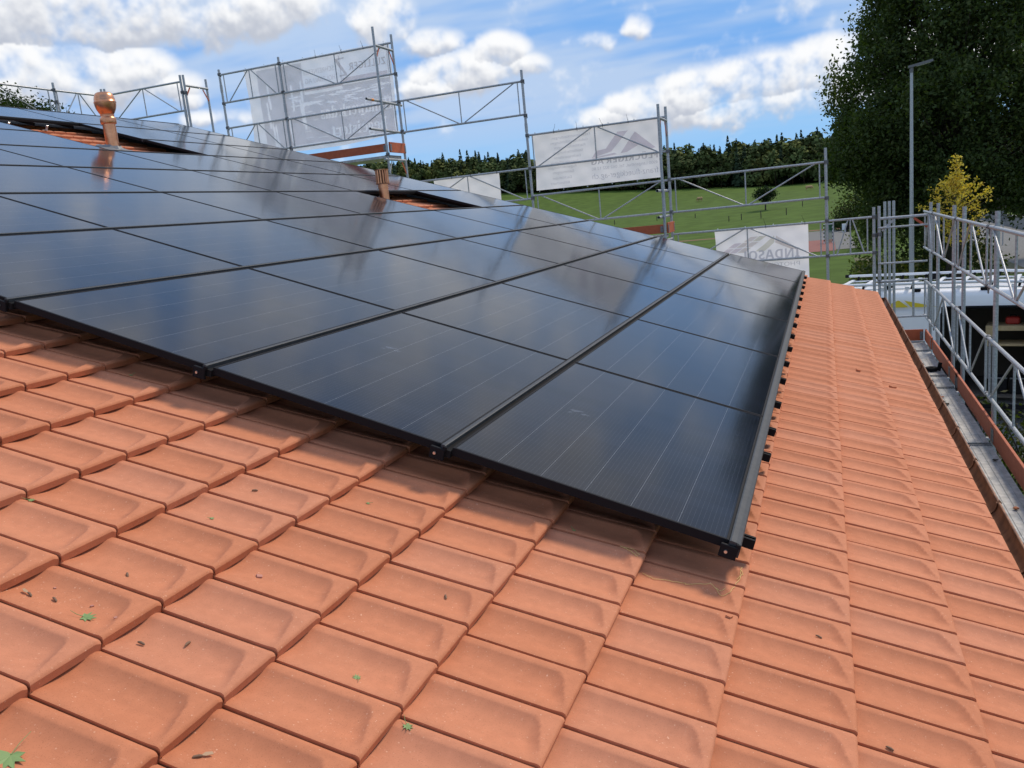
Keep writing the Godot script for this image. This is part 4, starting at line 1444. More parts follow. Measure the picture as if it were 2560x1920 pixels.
	for e in [[-4.35, 2.71], [-3.90, 2.70], [-3.42, 2.70], [-2.95, 2.71], [-6.5, 2.11], [-6.1, 2.11], [-5.55, 2.11], [-0.66, 0.66], [-0.02, 0.66], [-8.1, 4.77], [-8.6, 4.77], [-9.2, 4.77]]:
		var c := thing("cable_tie", "dark cable tie end sticking out where a banner is tied to its rail", "cable tie", Vector3(e[0], e[1], -UO), "cable ties on the banner rails")
		var m := MB.new()
		var dx := rng.randf_range(-0.05, 0.05)
		m.chain([Vector3(0, -0.05, 0.022), Vector3(0, 0.0, 0.026), Vector3(dx * 0.5, 0.05, 0.02), Vector3(dx, 0.12, 0.03)], [0.003, 0.003, 0.0025, 0.002], 6)
		part(m, "strap", M["rubber"], c)
		m = MB.new()
		m.box(Vector3(0, 0.01, 0.028), Vector3(0.012, 0.012, 0.008))
		part(m, "lock", M["rubber"], c)

# ------------------------------------------------------------------ van
func van() -> void:
	var yaw := deg_to_rad(14.0)
	var bs := Basis(Vector3.UP, -yaw + 0.0).inverse() if false else Basis(Vector3.UP, -yaw)
	var t := thing("van", "white panel van with a roof rack and its side door open", "van", Vector3(0.10, GROUND - 0.07, -15.75), "", bs)
	# local: x from the tail (0) to the nose (5.9), z from the near side (0) to the far side (-1.95), y up
	var prof := [Vector2(0.0, 0.42), Vector2(0.02, 0.75), Vector2(0.02, 1.25), Vector2(-0.01, 1.75), Vector2(-0.045, 2.36), Vector2(-0.065, 2.55), Vector2(-0.11, 2.64), Vector2(-0.22, 2.69), Vector2(-0.975, 2.73), Vector2(-1.73, 2.69), Vector2(-1.84, 2.64), Vector2(-1.885, 2.55), Vector2(-1.905, 2.36), Vector2(-1.94, 1.75), Vector2(-1.97, 1.25), Vector2(-1.97, 0.75), Vector2(-1.95, 0.42)]
	var xs := [0.0, 0.06, 0.5, 1.2, 2.33, 2.36, 3.92, 3.95, 4.2]
	var b := MB.new()
	var nor := []
	for i in prof.size():
		var a: Vector2 = prof[maxi(i - 1, 0)]
		var c: Vector2 = prof[mini(i + 1, prof.size() - 1)]
		var d := c - a
		nor.append(Vector3(0, -d.x, d.y).normalized())
	var P := func(x: float, i: int) -> Vector3:
		var q: Vector2 = prof[i]
		var k := 1.0
		if x < 0.05: k = 0.985
		if x > 4.2:
			# the nose: windscreen and bonnet slope down
			var f := (x - 4.2) / 1.7
			var top := lerpf(2.73, 1.35, smoothstep(0.0, 0.6, f)) if f < 0.6 else lerpf(1.35, 1.0, (f - 0.6) / 0.4)
			return Vector3(x, minf(q.y, top), q.x * (1.0 - 0.12 * f) - 0.06 * f)
		return Vector3(x, 0.42 + (q.y - 0.42) * k, -0.975 + (q.x + 0.975) * k)
	for s in [4.45, 4.7, 4.95, 5.2, 5.45, 5.75, 5.9]: xs.append(s)
	for k in xs.size() - 1:
		for i in prof.size() - 1:
			if xs[k] > 2.34 and xs[k] < 3.8 and i < 4: continue
			b.quad4(P.call(xs[k], i), P.call(xs[k + 1], i), P.call(xs[k + 1], i + 1), P.call(xs[k], i + 1), nor[i], nor[i], nor[i + 1], nor[i + 1])
	for e in [0.0, 5.9]:
		var ce := Vector3(e, 1.2, -0.975)
		var nn := Vector3(-1 if e == 0.0 else 1, 0, 0)
		for i in prof.size() - 1: b.tri(ce, P.call(e, i), P.call(e, i + 1), nn, nn, nn)
	b.quad(Vector3(0, 0.42, 0), Vector3(5.9, 0.42, 0), Vector3(5.9, 0.42, -1.95), Vector3(0, 0.42, -1.95), Vector3.DOWN)
	part(b, "body", M["van_white"], t)
	# long ribs pressed into the roof
	for k in 5:
		b = MB.new()
		b.box(Vector3(2.0, 2.718 - absf(k - 2) * 0.011, -0.975 + (k - 2) * 0.27), Vector3(3.7, 0.022, 0.07), Basis(), 0.009)
		part(b, "roof_rib", M["van_white"], t)
	# inside: dark lining, floor
	b = MB.new()
	b.box(Vector3(2.1, 0.58, -0.98), Vector3(3.9, 0.03, 1.8))
	b.box(Vector3(2.1, 1.4, -1.86), Vector3(3.9, 1.6, 0.02))
	b.box(Vector3(3.98, 1.4, -0.98), Vector3(0.02, 1.7, 1.75))
	b.box(Vector3(0.3, 1.4, -0.98), Vector3(0.02, 1.7, 1.75))
	b.box(Vector3(2.1, 2.48, -0.98), Vector3(3.8, 0.02, 1.6))
	b.box(Vector3(1.3, 1.3, -0.10), Vector3(2.0, 1.5, 0.02))
	part(b, "lining", M["dark_inside"], t)
	# pressed line and panel joints along the side
	for e in [[1.28, 0.03], [1.80, 0.004]]:
		b = MB.new()
		b.box(Vector3(0.55, e[0], e[1]), Vector3(0.95, 0.012, 0.01), Basis(), 0.002)
		part(b, "swage_line", M["coupler"], t)
	# door frame seal round the opening
	b = MB.new()
	b.chain([Vector3(2.37, 0.5, 0.02), Vector3(2.37, 1.3, 0.02), Vector3(2.37, 2.22, -0.03), Vector3(2.42, 2.35, -0.045), Vector3(3.86, 2.35, -0.045), Vector3(3.91, 2.22, -0.03), Vector3(3.91, 1.3, 0.02), Vector3(3.91, 0.5, 0.02)], [0.025, 0.025, 0.025, 0.025, 0.025, 0.025, 0.025, 0.025], 8)
	part(b, "door_seal", M["rubber"], t)
	# the open sliding door stands along the rear side
	b = MB.new()
	var dp := [[0.62, 0.09], [1.25, 0.10], [1.75, 0.075], [2.30, 0.035]]
	for i in 3:
		b.quad(Vector3(1.02, dp[i][0], dp[i][1]), Vector3(2.28, dp[i][0], dp[i][1]), Vector3(2.28, dp[i + 1][0], dp[i + 1][1]), Vector3(1.02, dp[i + 1][0], dp[i + 1][1]))
		b.quad(Vector3(2.28, dp[i][0], dp[i][1]), Vector3(2.28, dp[i][0], dp[i][1] - 0.05), Vector3(2.28, dp[i + 1][0], dp[i + 1][1] - 0.05), Vector3(2.28, dp[i + 1][0], dp[i + 1][1]), Vector3.RIGHT)
		b.quad(Vector3(1.02, dp[i][0], dp[i][1]), Vector3(1.02, dp[i][0], dp[i][1] - 0.05), Vector3(1.02, dp[i + 1][0], dp[i + 1][1] - 0.05), Vector3(1.02, dp[i + 1][0], dp[i + 1][1]), Vector3.LEFT)
	var door := part(b, "sliding_door", M["van_white"], t)
	b = MB.new()
	b.box(Vector3(2.15, 1.2, 0.115), Vector3(0.05, 0.16, 0.03), Basis(), 0.008)
	part(b, "handle", M["rubber"], door)
	# yellow roof shaped mark
	b = MB.new()
	b.slab([Vector3(1.30, 2.375, 0.012), Vector3(1.78, 2.375, 0.012), Vector3(1.61, 2.51, 0.0), Vector3(1.58, 2.51, 0.0)], Vector3(0, 0, 0.004))
	b.slab([Vector3(1.83, 2.375, 0.012), Vector3(2.30, 2.375, 0.012), Vector3(1.70, 2.51, 0.0)], Vector3(0, 0, 0.004))
	var lg := part(b, "yellow_mark", M["yellow"], t)
	tag(lg, "yellow roof shaped mark split by a white stripe")
	# wheels, windscreen, bumper, lamps
	for x in [1.15, 4.95]:
		for z in [-0.06, -1.89]:
			b = MB.new()
			var pr := [Vector2(0.0, -0.11), Vector2(0.22, -0.11), Vector2(0.33, -0.10), Vector2(0.345, -0.07), Vector2(0.345, 0.07), Vector2(0.33, 0.10), Vector2(0.22, 0.11), Vector2(0.0, 0.11)]
			var tmp := MB.new()
			tmp.lathe(pr, Vector3.ZERO, 24)
			var rot := Basis(Vector3.RIGHT, PI / 2)
			for i in tmp.v.size(): b.vert(rot * tmp.v[i] + Vector3(x, 0.345, z), rot * tmp.n[i])
			var wo := part(b, "wheel", M["rubber"], t)
			b = MB.new()
			b.chain([Vector3(x, 0.345, z - 0.115), Vector3(x, 0.345, z + 0.115)], [0.20, 0.20], 20)
			part(b, "rim", M["bolt"], wo)
	b = MB.new()
	b.quad(Vector3(4.36, 2.37, -0.22), Vector3(4.36, 2.37, -1.73), Vector3(5.03, 1.55, -1.80), Vector3(5.03, 1.55, -0.15))
	part(b, "windscreen", M["car_glass"], t)
	b = MB.new()
	b.box(Vector3(2.0, 0.42, 0.02), Vector3(3.6, 0.10, 0.05), Basis(), 0.01)
	part(b, "side_strip", M["rubber"], t)
	for z in [-0.10, -1.85]:
		b = MB.new()
		b.box(Vector3(-0.005, 1.2, z), Vector3(0.03, 0.45, 0.11), Basis(), 0.01)
		part(b, "tail_lamp", M["red_box"], t)
	# roof rack: a thing of its own
	var rk := thing("roof_rack", "aluminium ladder rack with white side tubes on the van roof", "roof rack", t.transform * Vector3(0, 2.70, 0), "", bs)
	for e in [[-0.12, 0.13], [-1.84, 0.15], [-0.15, 0.03], [-1.80, 0.03]]:
		b = MB.new()
		var r := 0.030 if e[1] > 0.1 else 0.016
		b.chain([Vector3(0.25, e[1], e[0]), Vector3(3.3, e[1] + 0.0, e[0]), Vector3(3.75, e[1] - 0.03, e[0] - 0.02)], [r, r, r], 10)
		part(b, "side_rail", M["white_bar"], rk)
		for q in [[0.22, 0.0], [3.78, -0.03]]:
			if e[1] < 0.1: continue
			b = MB.new()
			b.chain([Vector3(q[0] - 0.05, e[1] + q[1], e[0] - 0.01), Vector3(q[0] + 0.05, e[1] + q[1], e[0] - 0.01)], [0.037, 0.037], 10)
			part(b, "end_cap", M["rubber"], rk)
	for k in 8:
		b = MB.new()
		b.box(Vector3(0.35 + k * 0.46, 0.055, -0.975), Vector3(0.075, 0.028, 1.68), Basis(), 0.006)
		part(b, "slat", M["white_bar"], rk)
		for z in [-0.13, -1.83]:
			b = MB.new()
			b.box(Vector3(0.45 + k * 0.46, 0.08, z), Vector3(0.045, 0.12, 0.03), Basis(Vector3.FORWARD, 0.25), 0.004)
			part(b, "bracket", M["rubber"], rk)
	for x in [0.7, 1.9, 3.1]:
		for z in [-0.16, -1.79]:
			b = MB.new()
			b.box(Vector3(x, -0.01, z), Vector3(0.16, 0.07, 0.07), Basis(), 0.02)
			part(b, "foot", M["rubber"], rk)
	for e in [[1.35, -0.35], [2.0, -1.75]]:
		b = MB.new()
		b.box(Vector3(e[0], 0.09, e[1]), Vector3(0.24, 0.12, 0.03), Basis(), 0.006)
		part(b, "tie_plate", M["rubber"], rk)
	# shelf and boxes inside
	var sh := thing("van_shelf", "plywood box shelf inside the open van", "shelf", t.transform * Vector3(3.50, 0.90, -0.50), "", bs)
	for e in [[Vector3(0, 1.0, 0), Vector3(0.78, 0.10, 0.5)], [Vector3(-0.32, 0.82, 0), Vector3(0.14, 0.26, 0.5)], [Vector3(0.34, 0.82, 0), Vector3(0.10, 0.26, 0.5)], [Vector3(0, 0.67, 0), Vector3(0.78, 0.04, 0.5)]]:
		b = MB.new()
		b.box(e[0], e[1], Basis(), 0.004)
		part(b, "board", M["plywood"], sh)
	for x in [-0.35, 0.35]:
		for z in [-0.2, 0.2]:
			b = MB.new()
			b.box(Vector3(x, 0.175, z), Vector3(0.05, 0.95, 0.05))
			part(b, "leg", M["galvanised_dull"], sh)
	var bxn := thing("tool_case", "red tool case on top of the plywood shelf in the van", "case", t.transform * Vector3(3.55, 1.952, -0.5), "", bs)
	b = MB.new()
	b.box(Vector3(0, 0.07, 0), Vector3(0.24, 0.14, 0.2), Basis(), 0.025)
	part(b, "shell", M["red_box"], bxn)
	b = MB.new()
	b.chain([Vector3(-0.05, 0.135, 0), Vector3(-0.045, 0.17, 0), Vector3(0.045, 0.17, 0), Vector3(0.05, 0.135, 0)], [0.010, 0.010, 0.010, 0.010], 8)
	part(b, "handle", M["rubber"], bxn)
	for k in 2:
		var cr := thing("crate", "dark plastic crate under the plywood shelf in the van", "crate", t.transform * Vector3(3.30 + k * 0.42, 0.60, -0.45), "crates in the van", bs)
		b = MB.new()
		b.box(Vector3(0, 0.02, 0), Vector3(0.36, 0.03, 0.36))
		for s in [-1.0, 1.0]:
			b.box(Vector3(s * 0.175, 0.16, 0), Vector3(0.015, 0.30, 0.36))
			b.box(Vector3(0, 0.16, s * 0.175), Vector3(0.335, 0.30, 0.015))
		part(b, "shell", M["rubber"], cr)
		b = MB.new()
		b.box(Vector3(0, 0.31, 0.18), Vector3(0.38, 0.025, 0.025), Basis(), 0.004)
		part(b, "rim", M["galvanised_dull"], cr)

# ------------------------------------------------------------------ street furniture and sports ground
func street() -> void:
	var t := thing("street_lamp", "tall grey street lamp with a flat arm head in front of the big tree", "street lamp", Vector3(3.12, terr(3.1, -30.0), -29.6))
	var m := MB.new()
	var H := 8.45
	m.chain([Vector3(0, 0, 0), Vector3(0, 3.4, 0), Vector3(0, 3.45, 0), Vector3(0, H, 0)], [0.085, 0.082, 0.066, 0.046], 16)
	part(m, "pole", M["galvanised"], t)
	m = MB.new()
	m.chain([Vector3(0, H - 0.12, 0), Vector3(0, H + 0.06, 0)], [0.06, 0.065], 12)
	part(m, "socket", M["coupler"], t)
	m = MB.new()
	m.slab([Vector3(-0.09, H + 0.03, -0.09), Vector3(0.55, H + 0.13, -0.13), Vector3(0.66, H + 0.15, -0.06), Vector3(0.66, H + 0.15, 0.06), Vector3(0.55, H + 0.13, 0.13), Vector3(-0.09, H + 0.03, 0.09)], Vector3(-0.012, 0.075, 0))
	var hd := part(m, "head", M["coupler"], t)
	m = MB.new()
	m.slab([Vector3(0.15, H + 0.063, -0.09), Vector3(0.58, H + 0.130, -0.09), Vector3(0.58, H + 0.130, 0.09), Vector3(0.15, H + 0.063, 0.09)], Vector3(0.001, -0.006, 0))
	part(m, "lens", M["white_bar"], hd)
	t = thing("road_sign", "narrow road sign on a pole seen edge on beside the road", "road sign", Vector3(11.1, terr(11.1, -59.5), -59.5))
	m = MB.new()
	m.chain([Vector3.ZERO, Vector3(0, 2.45, 0)], [0.035, 0.035], 10)
	part(m, "pole", M["galvanised"], t)
	m = MB.new()
	m.box(Vector3(0, 2.0, 0.05), Vector3(0.32, 0.95, 0.03), Basis(), 0.01)
	part(m, "plate", M["galvanised_dull"], t)
	# retaining wall and dark building far right
	var w := thing("retaining_wall", "low grey concrete retaining wall beside the road", "wall", Vector3(15.6, GROUND, -88))
	for k in 6:
		m = MB.new()
		var z0 := 15.0 - k * 5.2
		m.box(Vector3(0.1 + k * 0.1 - 0.3, 0.45, z0 - 2.6), Vector3(0.3, 0.95, 5.17), Basis(), 0.01)
		part(m, "segment", M["galvanised_dull"], w)
	w = thing("dark_building", "dark timber clad building beyond the retaining wall", "building", Vector3(21.5, GROUND, -116))
	m = MB.new()
	m.box(Vector3(0, 2.3, -4), Vector3(12, 4.6, 8))
	part(m, "wall", M["bark"], w)
	for k in 9:
		m = MB.new()
		m.box(Vector3(-5.4 + k * 1.35, 2.3, 0.03), Vector3(1.30, 4.5, 0.05), Basis(), 0.01)
		part(m, "cladding_panel", M["bark"], w)
	m = MB.new()
	m.box(Vector3(0, 4.7, -4), Vector3(12.6, 0.18, 8.6))
	part(m, "roof", M["underlay"], w)
	# goal with a striped post and green net
	var g := thing("handball_goal", "goal with a black and white striped post and green net on the red court", "goal", Vector3(0.55, terr(0.5, -97.0) + 0.03, -97.0))
	for x in [-0.45, 0.45]:
		for k in 10:
			m = MB.new()
			m.box(Vector3(x, 0.1 + k * 0.205, 0.0), Vector3(0.09, 0.20, 0.09))
			part(m, "post_band", M["rubber"] if k % 2 else M["white_bar"], g)
	m = MB.new()
	m.box(Vector3(0.0, 2.1, 0.0), Vector3(0.98, 0.08, 0.08))
	part(m, "crossbar", M["white_bar"], g)
	m = MB.new()
	for k in 12:
		m.tube(Vector3(-0.45 + k * 0.082, 0.02, -0.8), Vector3(-0.45 + k * 0.082, 2.05, -0.5), 0.016, 5)
		m.tube(Vector3(0.47, 0.1 + k * 0.17, -0.03), Vector3(0.47, 0.1 + k * 0.17, -0.8), 0.02, 5)
	for k in 14:
		m.tube(Vector3(-0.45, 0.1 + k * 0.145, -0.78 + k * 0.02), Vector3(0.47, 0.1 + k * 0.145, -0.78 + k * 0.02), 0.016, 5)
	part(m, "net", mat("net_green", lin(0.02, 0.16, 0.10), 0.8), g)
	var bx := thing("equipment_box", "white and black box standing at the edge of the sports pitch", "box", Vector3(2.75, terr(2.75, -119.0) + 0.02, -119.0))
	m = MB.new()
	m.box(Vector3(-0.15, 0.55, 0), Vector3(0.5, 1.1, 0.6), Basis(), 0.02)
	part(m, "cabinet", M["white_bar"], bx)
	m = MB.new()
	m.box(Vector3(0.3, 0.45, 0.05), Vector3(0.42, 0.9, 0.6), Basis(), 0.02)
	part(m, "side_unit", M["rubber"], bx)
	# fence posts on the meadow
	rng.seed = 23
	for e in [[-4.4, 194.0, 1.1], [-36.0, 190.0, 1.0], [-46.0, 190.0, 1.0], [-60.0, 200.0, 1.0], [-27.0, 188.0, 0.9], [-6.9, 171.0, 1.3], [-11.5, 168.0, 1.4], [-15.2, 168.0, 1.2], [-17.5, 167.0, 1.0]]:
		var p := thing("fence_post", "short dark wooden post standing alone in the green meadow", "fence post", Vector3(e[0], terr(e[0], -e[1]) - 0.1, -e[1]), "posts on the meadow")
		m = MB.new()
		m.chain([Vector3.ZERO, Vector3(0, e[2] + 0.1, 0), Vector3(0.0, e[2] + 0.16, 0)], [0.09, 0.085, 0.05], 7)
		part(m, "stake", M["bark"], p)
	# grazing cattle far off
	for e in [[-4.3, 274.0, 0.3, "pale brown cow grazing high on the meadow beside the lone post"], [-36.0, 262.0, 2.5, "pale cow grazing high on the meadow behind the white roofer banner's post"]]:
		cow(Vector3(e[0], terr(e[0], -e[1]), -e[1]), e[2], e[3])

func cow(at: Vector3, turn: float, label: String) -> void:
	var t := thing("cow", label, "cow", at, "cattle on the meadow", Basis(Vector3.UP, turn))
	# one continuous body: a grid field of tapered capsules meshed as surface nets
	var bones := [[Vector3(-0.75, 1.05, 0), 0.36, Vector3(0.0, 0.98, 0), 0.40], [Vector3(0.0, 0.98, 0), 0.40, Vector3(0.65, 1.08, 0), 0.36], [Vector3(0.75, 1.12, 0), 0.26, Vector3(1.12, 0.75, 0), 0.17], [Vector3(1.12, 0.75, 0), 0.16, Vector3(1.36, 0.42, 0), 0.10], [Vector3(1.08, 0.86, -0.2), 0.05, Vector3(1.08, 0.86, 0.2), 0.05], [Vector3(-0.98, 1.1, 0), 0.06, Vector3(-1.08, 0.5, 0), 0.04]]
	for z in [-0.22, 0.22]:
		bones.append([Vector3(0.62, 0.8, z), 0.15, Vector3(0.60, 0.42, z), 0.085]); bones.append([Vector3(0.60, 0.42, z), 0.08, Vector3(0.62, 0.04, z), 0.065])
		bones.append([Vector3(-0.78, 0.85, z), 0.20, Vector3(-0.62, 0.62, z), 0.12]); bones.append([Vector3(-0.62, 0.62, z), 0.11, Vector3(-0.82, 0.42, z), 0.08]); bones.append([Vector3(-0.82, 0.42, z), 0.075, Vector3(-0.76, 0.04, z), 0.065])
	var b := nets(bones, Vector3(-1.3, -0.1, -0.55), Vector3(1.6, 1.6, 0.55), 0.075, 0.05)
	part(b, "body", mat("cow_coat", lin(0.42, 0.27, 0.13), 0.8), t)

func nets(bones: Array, lo: Vector3, hi: Vector3, h: float, k: float) -> MB:
	var n := Vector3i(((hi - lo) / h).ceil()) + Vector3i.ONE
	var f := PackedFloat32Array()
	f.resize(n.x * n.y * n.z)
	for z in n.z:
		for y in n.y:
			for x in n.x:
				var p := lo + Vector3(x, y, z) * h
				var d := 9.0
				for e in bones:
					var ab: Vector3 = e[2] - e[0]
					var s := clampf((p - e[0]).dot(ab) / ab.length_squared(), 0, 1)
					var dd: float = (p - e[0] - ab * s).length() - lerpf(e[1], e[3], s)
					var q := maxf(k - absf(d - dd), 0.0) / k
					d = minf(d, dd) - q * q * k * 0.25
				f[(z * n.y + y) * n.x + x] = d
	var at := func(x: int, y: int, z: int) -> float: return f[(z * n.y + y) * n.x + x]
	var vert := {}
	var nor := {}
	for z in n.z - 1:
		for y in n.y - 1:
			for x in n.x - 1:
				var sum := Vector3.ZERO
				var c := 0
				var g := Vector3.ZERO
				var inside := 0
				for i in 8:
					var v: float = at.call(x + (i & 1), y + (i >> 1 & 1), z + (i >> 2))
					if v < 0: inside += 1
					g += Vector3((i & 1) * 2 - 1, (i >> 1 & 1) * 2 - 1, (i >> 2) * 2 - 1) * v
				if inside == 0 or inside == 8: continue
				for i in 8:
					for ax in 3:
						var j := i | (1 << ax)
						if j == i: continue
						var a: float = at.call(x + (i & 1), y + (i >> 1 & 1), z + (i >> 2))
						var bb: float = at.call(x + (j & 1), y + (j >> 1 & 1), z + (j >> 2))
						if (a < 0) == (bb < 0): continue
						var w := a / (a - bb)
						sum += Vector3(i & 1, i >> 1 & 1, i >> 2).lerp(Vector3(j & 1, j >> 1 & 1, j >> 2), w)
						c += 1
				var key := Vector3i(x, y, z)
				vert[key] = lo + (Vector3(x, y, z) + sum / c) * h
				nor[key] = g.normalized()
	var b := MB.new()
	for key in vert:
		for ax in 3:
			var e := Vector3i.ZERO
			e[ax] = 1
			var a: float = at.call(key.x, key.y, key.z)
			var c: float = at.call(key.x + e.x, key.y + e.y, key.z + e.z)
			if (a < 0) == (c < 0): continue
			var u := Vector3i.ZERO
			var w := Vector3i.ZERO
			u[(ax + 1) % 3] = 1
			w[(ax + 2) % 3] = 1
			if not (vert.has(key - u) and vert.has(key - w) and vert.has(key - u - w)): continue
			b.quad4(vert[key], vert[key - u], vert[key - u - w], vert[key - w], nor[key], nor[key - u], nor[key - u - w], nor[key - w])
	return b

# ------------------------------------------------------------------ trees
func leaves(b: MB, p: Vector3, spread: float, count: int, size: float, cols: Array, flatten := 1.0) -> void:
	for q in count:
		var d := Vector3(rng.randfn(), rng.randfn() * flatten, rng.randfn()) * spread * 0.55
		var o := p + d
		var s := size * rng.randf_range(0.6, 1.25)
		var n := Vector3(rng.randfn(), rng.randfn() + 0.7, rng.randfn()).normalized()
		var a := n.cross(Vector3(rng.randfn(), rng.randfn(), rng.randfn())).normalized()
		var c := n.cross(a)
		var col: Color = cols[rng.randi() % cols.size()]
		b.col = col * rng.randf_range(0.82, 1.2)
		# a leaf spray: two folded triangles
		var t0 := o - a * s
		var t1 := o + a * s
		var w0 := o + c * s * 0.55 + n * s * 0.12
		var w1 := o - c * s * 0.55 + n * s * 0.12
		b.tri(t0, w0, t1, n, n, n)
		b.tri(t0, t1, w1, n, n, n)

func tree(called: String, label: String, at: Vector3, trunk_h: float, trunk_r: float, crown: Callable, ends: int, per: int, leaf: float, spread: float, cols: Array, sd: int, group := "", limb := 0.25) -> void:
	# crown(rng) gives a random point inside the crown; limbs reach to a share of these points
	rng.seed = sd
	var t := thing(called, label, "tree", at, group)
	var tips := []
	for k in ends: tips.append(crown.call())
	var w := MB.new()
	var top := Vector3(0, trunk_h * 1.0, 0)
	var ymax := 0.0
	for p in tips: ymax = maxf(ymax, p.y)
	var lead := Vector3(rng.randf_range(-0.3, 0.3), lerpf(trunk_h, ymax, 0.8), rng.randf_range(-0.3, 0.3))
	w.chain([Vector3(0, -0.2, 0), Vector3(0, trunk_h * 0.1, 0), Vector3(0.03, trunk_h * 0.5, 0.02), top, (top + lead) * 0.5 + Vector3(0.1, 0, 0.1), lead], [trunk_r * 1.5, trunk_r * 1.1, trunk_r, trunk_r * 0.85, trunk_r * 0.5, trunk_r * 0.1], 10)
	var step := maxi(1, int(1.0 / limb))
	for k in range(0, tips.size(), step):
		var p: Vector3 = tips[k]
		var fy := clampf(p.y * 0.55, trunk_h * 0.55, lead.y * 0.9)
		var st := Vector3.ZERO.lerp(lead, fy / lead.y) if fy > trunk_h else Vector3(0, fy, 0)
		var md := st.lerp(p, 0.5) + Vector3(rng.randf_range(-0.15, 0.15), 0.06 * p.distance_to(st), rng.randf_range(-0.15, 0.15))
		var r0 := trunk_r * 0.30 * rng.randf_range(0.6, 1.1)
		w.chain([st, md, p], [r0, r0 * 0.55, r0 * 0.12], 5, false)
	part(w, "trunk", M["bark"], t)
	var b := MB.new()
	b.colored = true
	for p in tips: leaves(b, p, spread * rng.randf_range(0.7, 1.3), per, leaf, cols)
	part(b, "crown", M["leaf"], t)

func shrub(label: String, at: Vector3, size: Vector3, count: int, leaf: float, cols: Array, sd: int, flowers := 0, group := "shrubs") -> void:
	rng.seed = sd
	var t := thing("shrub", label, "shrub", at, group)
	var w := MB.new()
	var b := MB.new()
	b.colored = true
	var n := 9
	for k in n:
		var p := Vector3(rng.randf_range(-0.5, 0.5) * size.x, rng.randf_range(0.35, 0.95) * size.y, rng.randf_range(-0.5, 0.5) * size.z)
		w.chain([Vector3(p.x * 0.2, 0, p.z * 0.2), p * 0.6, p], [0.02, 0.014, 0.004], 5, false)
	for k in count / 12:
		var p := Vector3(rng.randf_range(-0.5, 0.5), 0, rng.randf_range(-0.5, 0.5))
		var top := (1.0 - 1.6 * (p.x * p.x + p.z * p.z)) * rng.randf_range(0.75, 1.1)
		p.y = top * sqrt(rng.randf())
		leaves(b, p * size, minf(size.x, size.y) * 0.22, 12, leaf, cols)
	part(w, "stems", M["bark"], t)
	part(b, "foliage", M["leaf"], t)
	if flowers > 0:
		var f := MB.new()
		f.colored = true
		for k in flowers:
			var p := Vector3(rng.randf_range(-0.5, 0.5), rng.randf_range(0.6, 1.0), rng.randf_range(-0.5, 0.5)) * size
			leaves(f, p, 0.03, 5, 0.03, [Color(0.7, 0.68, 0.45), Color(0.75, 0.74, 0.66)])
		part(f, "flowers", M["leaf"], t)

